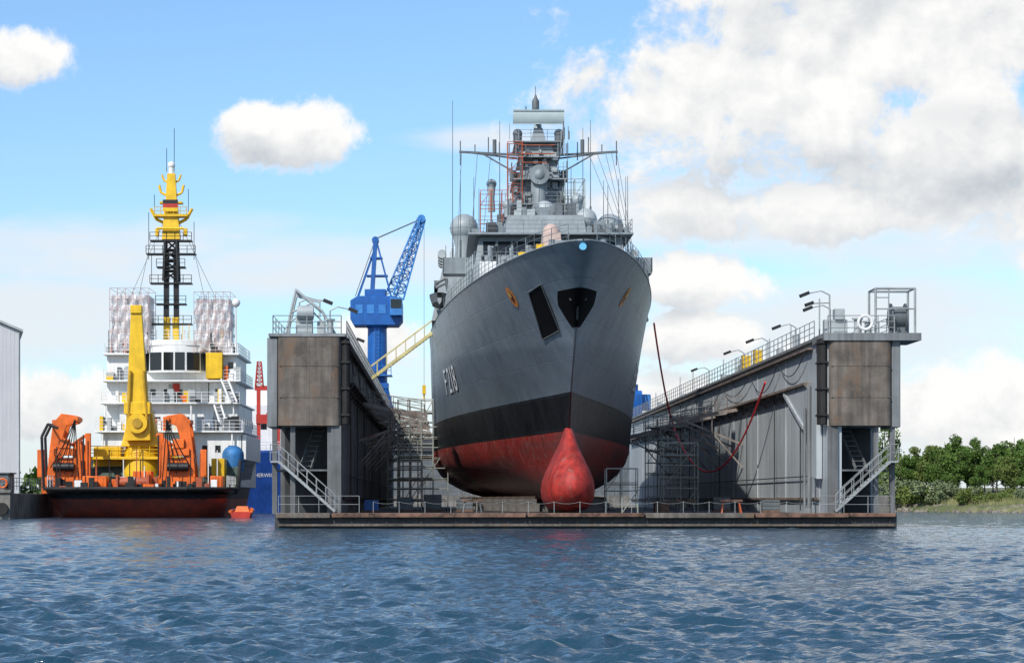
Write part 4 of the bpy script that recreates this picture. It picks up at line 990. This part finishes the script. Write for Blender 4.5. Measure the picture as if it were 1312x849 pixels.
mb=MB(); mb.box(TC+3.9,TC+5.6,245.5,247.02,14.3,17.0); part(mb,'yellow_panel',VS,YEL,bevel=.04)
for z,x0,x1,nn,y in((9.6,-4.8,7.2,8,245),(6.6,-2,7.4,7,243),(12.6,-2.6,3.0,4,248),(12.6,4.4,6.8,2,247),(15.4,5.9,6.8,1,247)):
    for k in range(nn):
        x=TC+x0+(x1-x0)*(k+.5)/nn; mb=MB(); mb.box(x-.27,x+.27,y-.05,y+.02,z,z+.7); part(mb,'window',VS,DGLASS)
for k in range(6):
    for z in(6.7,9.6):
        xx=TC+(7.8 if z<8 else 7.4); y=245+k*2.8; mb=MB(); mb.box(xx-.02,xx+.05,y,y+.7,z,z+.7); part(mb,'window',VS,DGLASS)
for x,z,y in((-1.8,9.0,245),(1.6,5.8,243),(5.2,9.0,245),(0.2,11.9,248)):
    mb=MB(); mb.box(TC+x-.45,TC+x+.45,y-.06,y+.02,z-.1,z+1.9); part(mb,'door',VS,mat('door_grey',(.35,.36,.36),.5))
mb=MB(); mb.box(TC+.2,TC+.9,247.9,247.98,13.0,13.9,0); part(mb,'red_sign',VS,REDP)
for pp in([(TC-7.1,242.4,8.8),(TC+8,242.4,8.8)],[(TC-6.8,244.2,11.78),(TC+7.5,244.2,11.78)],[(TC-6.8,245.8,14.16),(TC-3.4,245.8,14.16)],[(TC+4.0,245.8,14.16),(TC+7.4,245.8,14.16)],[(TC-6.8,246.4,17),(TC-3.3,246.4,17)],[(TC+4.2,246.4,17),(TC+7.2,246.4,17)],[(TC+7.9,242.4,8.8),(TC+7.9,262,8.8)],[(TC+7.4,246,14.16),(TC+7.4,262,14.16)],[(TC+7.2,246,17),(TC+7.2,261,17)],[(WC-3.3,247.6,18.4),(WC+3.3,247.6,18.4)]):
    mb=MB(); mb.rail(pp,1.05,3,1.3,.03); part(mb,'guard_rail',V,WHITE2)
for s in(-1,1): mb=MB(); mb.rail([(HC+s*8.6,226,2.8),(HC+s*8.6,235,2.8)],1.2,3,1.5,.04); part(mb,'guard_rail',V,WHITE2)
for (x,z0,z1) in((5.8,8.8,11.8),(6.6,11.8,14.2),(-5.2,5,8.8),(4.5,5.8,8.8)):
    mb=MB()
    for dx_ in(0,.7): mb.beam((TC+x+dx_,243.4,z0),(TC+x+dx_-1.0,244.2,z1),.06,.2)
    for k in range(8):
        t=(k+.5)/8; mb.box(TC+x-t,TC+x+.7-t,243.4+.8*t,243.6+.8*t,z0+(z1-z0)*t,z0+(z1-z0)*t+.04)
    part(mb,'stair',V,WHITE2)
for m_,nn,sd in((WHITE2,40,1),(LGREY,40,2),(ORG_M,12,3),(BLACK,24,4),(YEL,8,5),(GREY2,24,6)):
    rr=random.Random(sd); mb=MB()
    for i in range(nn):
        x=TC+rr.uniform(-6.6,7.2); lv=rr.choice([(8.8,242.6),(8.8,242.6),(11.78,244.4),(14.16,246.0),(17.0,246.8)])
        if lv[0]>14 and -3.4<x-TC<4.1: continue
        w=rr.uniform(.12,.42); mb.box(x-w,x+w,lv[1]+rr.uniform(0,.5),lv[1]+1.1,lv[0],lv[0]+rr.uniform(.4,1.5))
        if i%3==0: mb.tube((x,247,17.0),(x,247,17+rr.uniform(1.2,3.2)),.04,5)
    part(mb,'deck_equipment',V,m_,kind='stuff')
mb=MB(); mb.sph((TC+6.9,247,22.3),.45,16); mb.tube((TC+6.9,247,17),(TC+6.9,247,22),.08,6); part(mb,'satcom_dome',V,WHITE2)
WRAP=mat('plastic_sheet',(.80,.78,.79),.35,var=.12,scale=.9,bump=.12,alpha=.66)
PT=mat('pink_tube',(.50,.33,.31),.5,bump=0)
for x0,x1,z0,z1,fx in((TC-6.1,TC-2.3,17.0,23.3,-4.2),(TC+2.7,TC+6.2,17.0,22.9,4.5)):
    mb=MB(); mb.fr(TC+fx,1.2,248,251,17,1.0,248.3,250.8,z1-1.2); part(mb,'funnel',V,WHITE)
    mb=MB(); mb.tube((TC+fx-.4,249.5,z1-1.2),(TC+fx-.4,249.5,z1-.3),.3,10); mb.tube((TC+fx+.5,249.5,z1-1.2),(TC+fx+.5,249.5,z1-.5),.3,10); part(mb,'exhaust_pipe',V,BLACK,kind='stuff')
    scaf('','',x0-.15,x1+.15,246.5,252.3,z0,z1+.5,5,6,PT,False,parent=V,r=.75)
    nx=26;nzz=20; mb=MB(); rows=[]
    def wp(x,y,z): return (x+.08*math.sin(z*2.1+x*3),y+.12*math.sin(x*4+z*1.3)+.1*math.sin(x*7-z*2.6)+.06*math.sin(z*6),z+.05*math.sin(x*5))
    for i in range(nzz+1):
        z=z0+.3+(z1-z0-.5)*i/nzz; r=[]
        for j in range(nx+1): r.append(wp(x0+(x1-x0)*j/nx,246.95,z))
        for j in range(1,nx+1): r.append(wp(x1+.1*math.sin(j+z*2),246.95+(5)*j/nx,z))
        for j in range(1,nx+1): r.append(wp(x1-(x1-x0)*j/nx,251.9,z))
        for j in range(1,nx+1): r.append(wp(x0+.1*math.sin(j+z*2),251.9-5*j/nx,z))
        rows.append(r)
    mb.grid(rows); mb.add(rows[-1],[tuple(range(len(rows[-1])))]); part(mb,'plastic_sheeting',V,WRAP,label='wrinkled white plastic sheeting around funnel',recalc=False)
mx0=TC-.2; my=250
mb=MB(); mb.lattice((mx0,my,24.8),(mx0,my,29.2),1.5,1.2,4,.16); mb.beam((mx0-.55,my,18.4),(mx0-.5,my,28),.55,.55); mb.beam((mx0+.55,my,18.4),(mx0+.5,my,28),.55,.55)
for z,w in((20.2,2.2),(22.3,1.6),(24.5,2.2),(26.2,1.5),(27.6,2.6),(29.0,2.2)): mb.box(mx0-w,mx0+w,my-.7,my+.7,z,z+.14); mb.rail([(mx0-w,my-.7,z+.14),(mx0+w,my-.7,z+.14)],.8,2,.8,.035)
MS=part(mb,'mast',V,BLACK)
mb=MB(); mb.fr(mx0,.95,my-.7,my+.7,29.2,.65,my-.5,my+.5,33.0); mb.beam((mx0-.5,my,18.4),(mx0-.45,my,21),.66,.66); mb.beam((mx0+.5,my,18.4),(mx0+.45,my,21),.66,.66)
mb.box(mx0-1.8,mx0+1.8,my-.9,my+.9,31.6,31.85); mb.box(mx0-1.2,mx0+1.2,my-.6,my+.6,33.0,33.2); mb.fr(mx0,.6,my-.4,my+.4,33.15,.42,my-.3,my+.3,36.2)
for s in(-1,1):
    mb.path([(mx0+s*.4,my,30.8),(mx0+s*1.6,my,31.4),(mx0+s*2.2,my,32.5)],.18,6); mb.path([(mx0+s*.3,my,33.8),(mx0+s*1.1,my,34.2),(mx0+s*1.3,my,35.0)],.14,6); mb.path([(mx0+s*.2,my,35.2),(mx0+s*.8,my,35.5),(mx0+s*1.0,my,36.1)],.12,6)
    mb.box(mx0+s*1.5-.18,mx0+s*1.5+.18,my-.3,my+.3,29.6,30.4)
mb.rail([(mx0-1.7,my-.9,31.8),(mx0+1.7,my-.9,31.8)],.8,2,.6,.04); mb.tube((mx0-1.4,my-1,30.3),(mx0+1.4,my-1,30.3),.14,6)
part(mb,'mast_top',MS,YEL,kind='stuff')
mb=MB(); mb.tube((mx0,my,36.2),(mx0,my,37),.3,10); mb.sph((mx0,my,37.1),.4,14); part(mb,'radome',MS,WHITE2)
for i,m in enumerate((YEL,REDP,BLACK)):
    mb=MB(); mb.box(mx0-.8,mx0+.8,my-.98,my-.92,32.1+i*.42,32.5+i*.42); part(mb,'flag_band',MS,m)
mb=MB()
for x,z,h in((-2.4,27.1,5),(2.4,27.1,4),(-2.1,24.6,3),(0.3,36.5,4.5),(-.5,36.4,2.5),(1.8,31.8,2.8),(-1.8,31.8,2.2)): mb.tube((mx0+x,my,z),(mx0+x,my,z+h),.035,5)
for s in(-1,1):
    mb.tube((mx0+s*.4,my,32),(mx0+s*7.0,my+2,18),.02,4); mb.tube((mx0+s*2.2,my,29),(mx0+s*4.5,my,18.5),.02,4)
part(mb,'antenna',MS,BLACK,kind='stuff')
cx,cy=-30.3,237
mb=MB(); mb.rev((cx,cy,2.4),[(1.9,0),(1.9,3.6),(1.6,4.6)],20); mb.fr(cx,1.9,cy-1.4,cy+1.4,7.0,1.0,cy-.9,cy+.9,10.8)
mb.box(cx-5.2,cx+4.2,cy-2,cy+2.2,5.7,6.0); mb.box(cx-4.6,cx-1.9,cy-1.5,cy+1.5,6.0,7.0); mb.box(cx-5.0,cx+2.2,cy+1.0,cy+2.0,4.2,5.7); mb.box(cx+1.9,cx+3.4,cy-1.2,cy+1.2,6.0,6.9)
CR=part(mb,'deck_crane',V,YEL,bevel=.05)
mb=MB(); mb.rail([(cx-5.2,cy-2,6.0),(cx+4.2,cy-2,6.0)],1.05,3,1,.045); part(mb,'guard_rail',CR,YEL)
mb=MB(); mb.beam((cx-.05,cy-2.0,7.6),(cx-.2,cy-2.3,20.4),2.5,1.2,0,1.05,.8); mb.beam((cx-.1,cy-2.1,10.2),(cx-.1,cy-2.1,11.4),2.6,1.5); mb.box(cx-.75,cx+.35,cy-2.9,cy-1.8,20.2,21.0); part(mb,'crane_boom',CR,YEL,bevel=.04)
mb=MB(); mb.disc((cx-.05,9.3),1.0,cy-3.1,cy-2.3,20); part(mb,'pivot_drum',CR,YEL)
mb=MB(); mb.disc((cx-.05,9.3),.5,cy-3.25,cy-3.09,16); mb.tube((cx+.9,cy-2.8,9.3),(cx+.55,cy-2.9,14.5),.14,8); mb.tube((cx-.95,cy-2.8,9.3),(cx-.75,cy-2.9,14.5),.14,8); part(mb,'hydraulic_ram',CR,mat('ochre',(.5,.3,.02),.4))
def davit(x,y,s):
    mb=MB()
    mb.box(x-2.2,x+2.0,y-1.3,y+1.5,2.3,3.9); mb.box(x-1.6,x+1.5,y-1.0,y+1.3,3.9,5.8)
    for yy_ in(-1.25,1.1):
        pl=[(x-s*1.7,3.9),(x-s*.9,3.9),(x-s*.45,6.8),(x+s*.2,8.9),(x+s*1.2,9.2),(x+s*1.1,9.9),(x-s*.3,10.1),(x-s*1.1,9.2),(x-s*1.4,7)]
        mb.prism(pl,y+yy_,y+yy_+.3)
        pl=[(x+s*.9,3.9),(x+s*1.8,3.9),(x+s*1.7,7.0),(x+s*1.3,7.6),(x+s*.9,7.0)]; mb.prism(pl,y+yy_+.02,y+yy_+.26)
    mb.beam((x-s*1.0,y-1.2,9.3),(x-s*1.0,y+1.4,9.3),.4,.4); mb.tube((x+s*1.1,y-1.5,9.55),(x+s*1.1,y+1.5,9.55),.3,10)
    mb.box(x-1.0,x+1.1,y-1.5,y-1.2,6.0,6.7); mb.box(x-.5,x+.6,y-1.6,y-1.2,6.7,7.6)
    mb.box(x+s*2.0,x+s*2.0+.5,y-.9,y-.4,3.9,8.2); mb.box(x-s*2.4-.3,x-s*2.4+.3,y-.9,y+.2,3.9,6.6); mb.beam((x+s*2.2,y-.7,8.1),(x+s*.6,y-.7,7.0),.25,.3)
    d=part(mb,'orange_davit',V,ORG_M,bevel=.05)
    mb=MB(); mb.tube((x-1.0,y-1.55,4.9),(x+1.0,y-1.55,4.9),.42,14); mb.box(x-1.6,x-1.2,y-1.36,y-1.32,2.6,3.6); mb.tube((x+s*1.9,y-1.5,4.0),(x+s*1.9,y-1.5,8.0),.08,6); mb.box(x-.3,x+.8,y-1.36,y-1.32,2.7,3.5)
    part(mb,'winch_drum',d,BLACK)
    mb=MB()
    for k in range(5): mb.path(cat((x+s*1.1,y-1.6,9.5),(x+s*(-1.3+k*.7),y-1.7,4.8-.3*k),.3,8),.05,4)
    part(mb,'hydraulic_hose',d,BLACK)
davit(-36.9,231,1); davit(-25.8,231,-1)
for x0,x1,z1,y in((-6.2,-3.9,4.0,227.6),(-3.6,-2.4,3.7,228.5),(-1.6,.2,4.5,229.5),(6.2,7.4,4.0,226.8),(-1.4,.8,3.2,226.5)):
    mb=MB(); mb.box(TC+x0,TC+x1,y,y+2,2.2,z1)
    for k in range(4): xx=TC+x0+(x1-x0)*(k+.4)/4.2; mb.box(xx,xx+.12,y-.06,y+.01,2.4,z1-.1)
    part(mb,'orange_housing',V,ORG_M,bevel=.04)
mb=MB(); mb.tube((TC-2.8,227.6,3.4),(TC+.2,227.6,3.4),.5,14); mb.box(TC-2.9,TC-2.7,226.9,228.4,2.2,4.1); mb.box(TC+.1,TC+.3,226.9,228.4,2.2,4.1); part(mb,'towing_winch',V,REDO)
mb=MB(); mb.box(TC-3.6,TC+6.0,240,242.2,2.3,5.0); CT=part(mb,'deck_container',V,YEL,bevel=.05)
mb=MB(); mb.box(TC+5.6,TC+6.9,234,237,2.8,5.8); part(mb,'deck_container',V,YEL,bevel=.05)
for m_,sd in((RUBBER,1),(WHITE2,2),(REDO,3)):
    rr=random.Random(sd); mb=MB()
    for i in range(44 if sd==1 else 12):
        x=HC+rr.uniform(-8.0,8.0); y=rr.uniform(224.6,229); w=rr.uniform(.1,.35); mb.box(x-w,x+w,y,y+.5,2.2,2.7+rr.uniform(0,1.3))
        if i%3==0: mb.tube((x,y+1,2.2),(x,y+1,rr.uniform(4,7)),.05,5)
    part(mb,'deck_clutter',V,m_,kind='stuff')
mb=MB(); mb.path([(-38.6,228,2.8),(-38.8,228,7.8),(-38.2,228,9.0),(-37.2,228,8.6)],.14,8); mb.path([(-38.6,230,2.8),(-38.8,230,7.8),(-38.2,230,9.0),(-37.2,230,8.6)],.14,8); mb.tube((-38.2,228,9),(-38.2,230,9),.12,6); part(mb,'boom_frame',V,BLACK)
mb=MB(); mb.rev((TC+7.4,238,4.6),[(1.1,0),(1.1,1.6)],20); mb.sph((TC+7.4,238,6.2),1.1,20,a0=0,sz=.9); part(mb,'tarpaulin_cover',V,mat('blue_tarp',(.03,.17,.42),.6,var=.25,bump=.3),label='blue domed tarpaulin cover on deck')
t=thing('rescue_boat','small bright orange rescue boat floating beside vessel','boat',(-19.2,226,0))
mb=MB(); rows=[]
for k in range(9):
    s=k/8; y=223.5+5*s; w=1.0*(1-max(0,s-.5)**2*3.6); rows.append([(-19.2-w,y,.55+.3*s*s),(-19.2-w*.8,y,-.1),(-19.2,y,-.3),(-19.2+w*.8,y,-.1),(-19.2+w,y,.55+.3*s*s)])
mb.grid(rows); mb.add(rows[0],[(0,1,2,3,4)]); mb.add([r[0] for r in rows]+[r[4] for r in rows],[(i,i+1,10+i,9+i) for i in range(8)]); part(mb,'hull',t,REDP)
mb=MB(); mb.fr(-19.2,.7,225,227,.55,.5,225.3,226.8,1.1); part(mb,'console',t,ORG_M); mb=MB()
for s in(-1,1): mb.path([(-19.2+s*1.0,223.6,.6),(-19.2+s*1.0,226,.65),(-19.2+s*.7,227.6,.8)],.16,8)
part(mb,'collar',t,ORG_M)
# ---------------------------------------------------------------- blue research ship behind
t=thing('research_ship','blue hulled ship with white and red superstructure moored','ship',(-27,312,0))
mb=MB()
mb.hexa([(-33.5,312,-.6),(-20.5,312,-.6),(-21,370,-.6),(-33,370,-.6),(-34,309.5,8.2),(-20,309.5,8.2),(-20.5,372,8.2),(-33.5,372,8.2)]); part(mb,'hull',t,mat('ship_blue',(.012,.06,.28),.4,var=.15,streak=.3),bevel=.3)
v,f=textpoly("WALTHER HERWIG",.72); xm=max(p[0] for p in v); mb=MB(); mb.add([(-22.3+(x-xm)*.92,309.5+2.5*(8.2-(4.7+y))/8.8-.06,4.7+y) for x,y,z in v],f); part(mb,'name_lettering',t,WHITE2,recalc=False)
mb=MB(); mb.box(-33,-21.5,318,360,8.2,14.5); mb.box(-32,-22.5,322,345,14.5,17); part(mb,'superstructure',t,WHITE,bevel=.05)
mb=MB(); mb.beam((-21.9,313,8.2),(-21.9,313,16.5),.5,.5); mb.beam((-24.5,313,8.2),(-24.5,313,16.5),.5,.5); mb.beam((-25,313,16.5),(-21.4,313,16.5),.6,.6); mb.beam((-24,313,12),(-21.5,313,16),.3,.3); mb.lattice((-24.4,313,16.8),(-24.4,313,20.0),1,.5,6,.08); mb.box(-24.8,-21.6,312.6,313.4,11.8,13.0); part(mb,'stern_gantry',t,REDP)
mb=MB(); mb.rail([(-33.8,310,8.2),(-20.3,310,8.2)],1.1,3,1.5,.05); part(mb,'guard_rail',t,WHITE2)
for k in range(6):
    mb=MB(); mb.box(-32.2+k*1.9,-31.4+k*1.9,317.94,318.02,11.2,12.2); part(mb,'window',t,DGLASS)
# ---------------------------------------------------------------- quay and warehouse
q=thing('quay_wall','dark concrete quay with black tyre fenders and rails','quay',(-60,215,0))
mb=MB(); mb.box(-140,-38.9,212,420,-1,2.3); mb.box(-140,-38.8,211.8,212.6,2.3,2.6); part(mb,'quay_body',q,CONC,bevel=.05)
for k in range(5):
    mb=MB(); mb.tube((-39.6-k*1.6,211.6,.9),(-39.6-k*1.6,211.95,.9),.55,16); part(mb,'tyre_fender',q,RUBBER)
for pp in([(-60,212.2,2.6),(-39,212.2,2.6)],[(-39.1,212.4,2.6),(-39.1,240,2.6)]):
    mb=MB(); mb.rail(pp,1.1,3,1.3,.03); part(mb,'railing',q,GREY2)
mb=MB()
for k in range(14):
    t0,t1=[2*math.pi*z/14 for z in(k,k+1)]; mb.tube((-39.6+.4*math.cos(t0),212.0,3.2+.4*math.sin(t0)),(-39.6+.4*math.cos(t1),212.0,3.2+.4*math.sin(t1)),.1,6)
part(mb,'life_ring',q,ORG_M)
t=thing('quay_cabin','low grey equipment cabin with red panel on quay','cabin',(-42,218,2.3)); mb=MB(); mb.box(-44,-40,217,220,2.3,4.1); mb.box(-44.2,-39.8,216.8,220.2,4.1,4.22); part(mb,'cabin_body',t,GREY2,bevel=.03); mb=MB(); mb.box(-42.0,-41,216.93,217.01,3,3.8); part(mb,'door',t,REDP)
for x,h in((-39.6,3.0),(-41.4,2.2)):
    t=thing('quay_bollard','stout dark mooring post on the quay edge','bollard',(x,214,2.3),'mooring posts on the quay'); mb=MB(); mb.rev((x,214,2.3),[(.25,0),(.2,.6),(.34,.65),(.34,.8)],12); part(mb,'post',t,RUBBER)
WHM=mat('cladding',(.52,.53,.56),.55,var=.04,scale=.2,streak=.10)
t=thing('warehouse','large pale grey metal clad shed on the quay','building',(-60,250,2.3))
A_=Vector((-44.1,246,0)); fd=Vector((-.984,-.18,0)); sd_=Vector((-.2,.98,0))
def wpnt(u,v_,z): p=A_+fd*u+sd_*v_; return (p.x,p.y,z)
mb=MB()
mb.add([wpnt(0,0,2.3),wpnt(40,0,2.3),wpnt(40,0,19.2),wpnt(20,0,27.5),wpnt(0,0,19.2),wpnt(0,60,2.3),wpnt(40,60,2.3),wpnt(40,60,19.2),wpnt(20,60,27.5),wpnt(0,60,19.2)],[(0,1,2,3,4),(5,9,8,7,6),(0,4,9,5),(1,6,7,2),(4,3,8,9),(2,7,8,3)]); part(mb,'wall',t,WHM)
mb=MB()
for k in range(100):
    u=.2+k*.4; zt=19.1+(8.2*min(u,40-u)/20); a=wpnt(u,-.012,2.4); b_=wpnt(u+.05,-.012,2.4); c_=wpnt(u+.05,.02,2.4); d_=wpnt(u,.02,2.4)
    mb.hexa([a,b_,c_,d_]+[(p[0],p[1],zt) for p in(a,b_,c_,d_)])
part(mb,'cladding_rib',t,WHM,kind='stuff')
mb=MB(); mb.add([wpnt(-.3,-.4,19.15),wpnt(20,-.4,27.6),wpnt(20,60.4,27.6),wpnt(-.3,60.4,19.15),wpnt(-.3,-.4,19.4),wpnt(20,-.4,27.85),wpnt(20,60.4,27.85),wpnt(-.3,60.4,19.4)],[(0,3,2,1),(4,5,6,7),(0,1,5,4),(1,2,6,5),(2,3,7,6),(3,0,4,7)])
mb.add([wpnt(40.3,-.4,19.15),wpnt(20.02,-.4,27.6),wpnt(20.02,60.4,27.6),wpnt(40.3,60.4,19.15),wpnt(40.3,-.4,19.4),wpnt(20.02,-.4,27.85),wpnt(20.02,60.4,27.85),wpnt(40.3,60.4,19.4)],[(0,3,2,1),(4,5,6,7),(0,1,5,4),(1,2,6,5),(2,3,7,6),(3,0,4,7)]); part(mb,'roof',t,LGREY)
mb=MB(); a=wpnt(.15,-.12,2.3); mb.tube(a,(a[0],a[1],19.1),.06,8); part(mb,'downpipe',t,LGREY)
print('objects',len(bpy.data.objects))
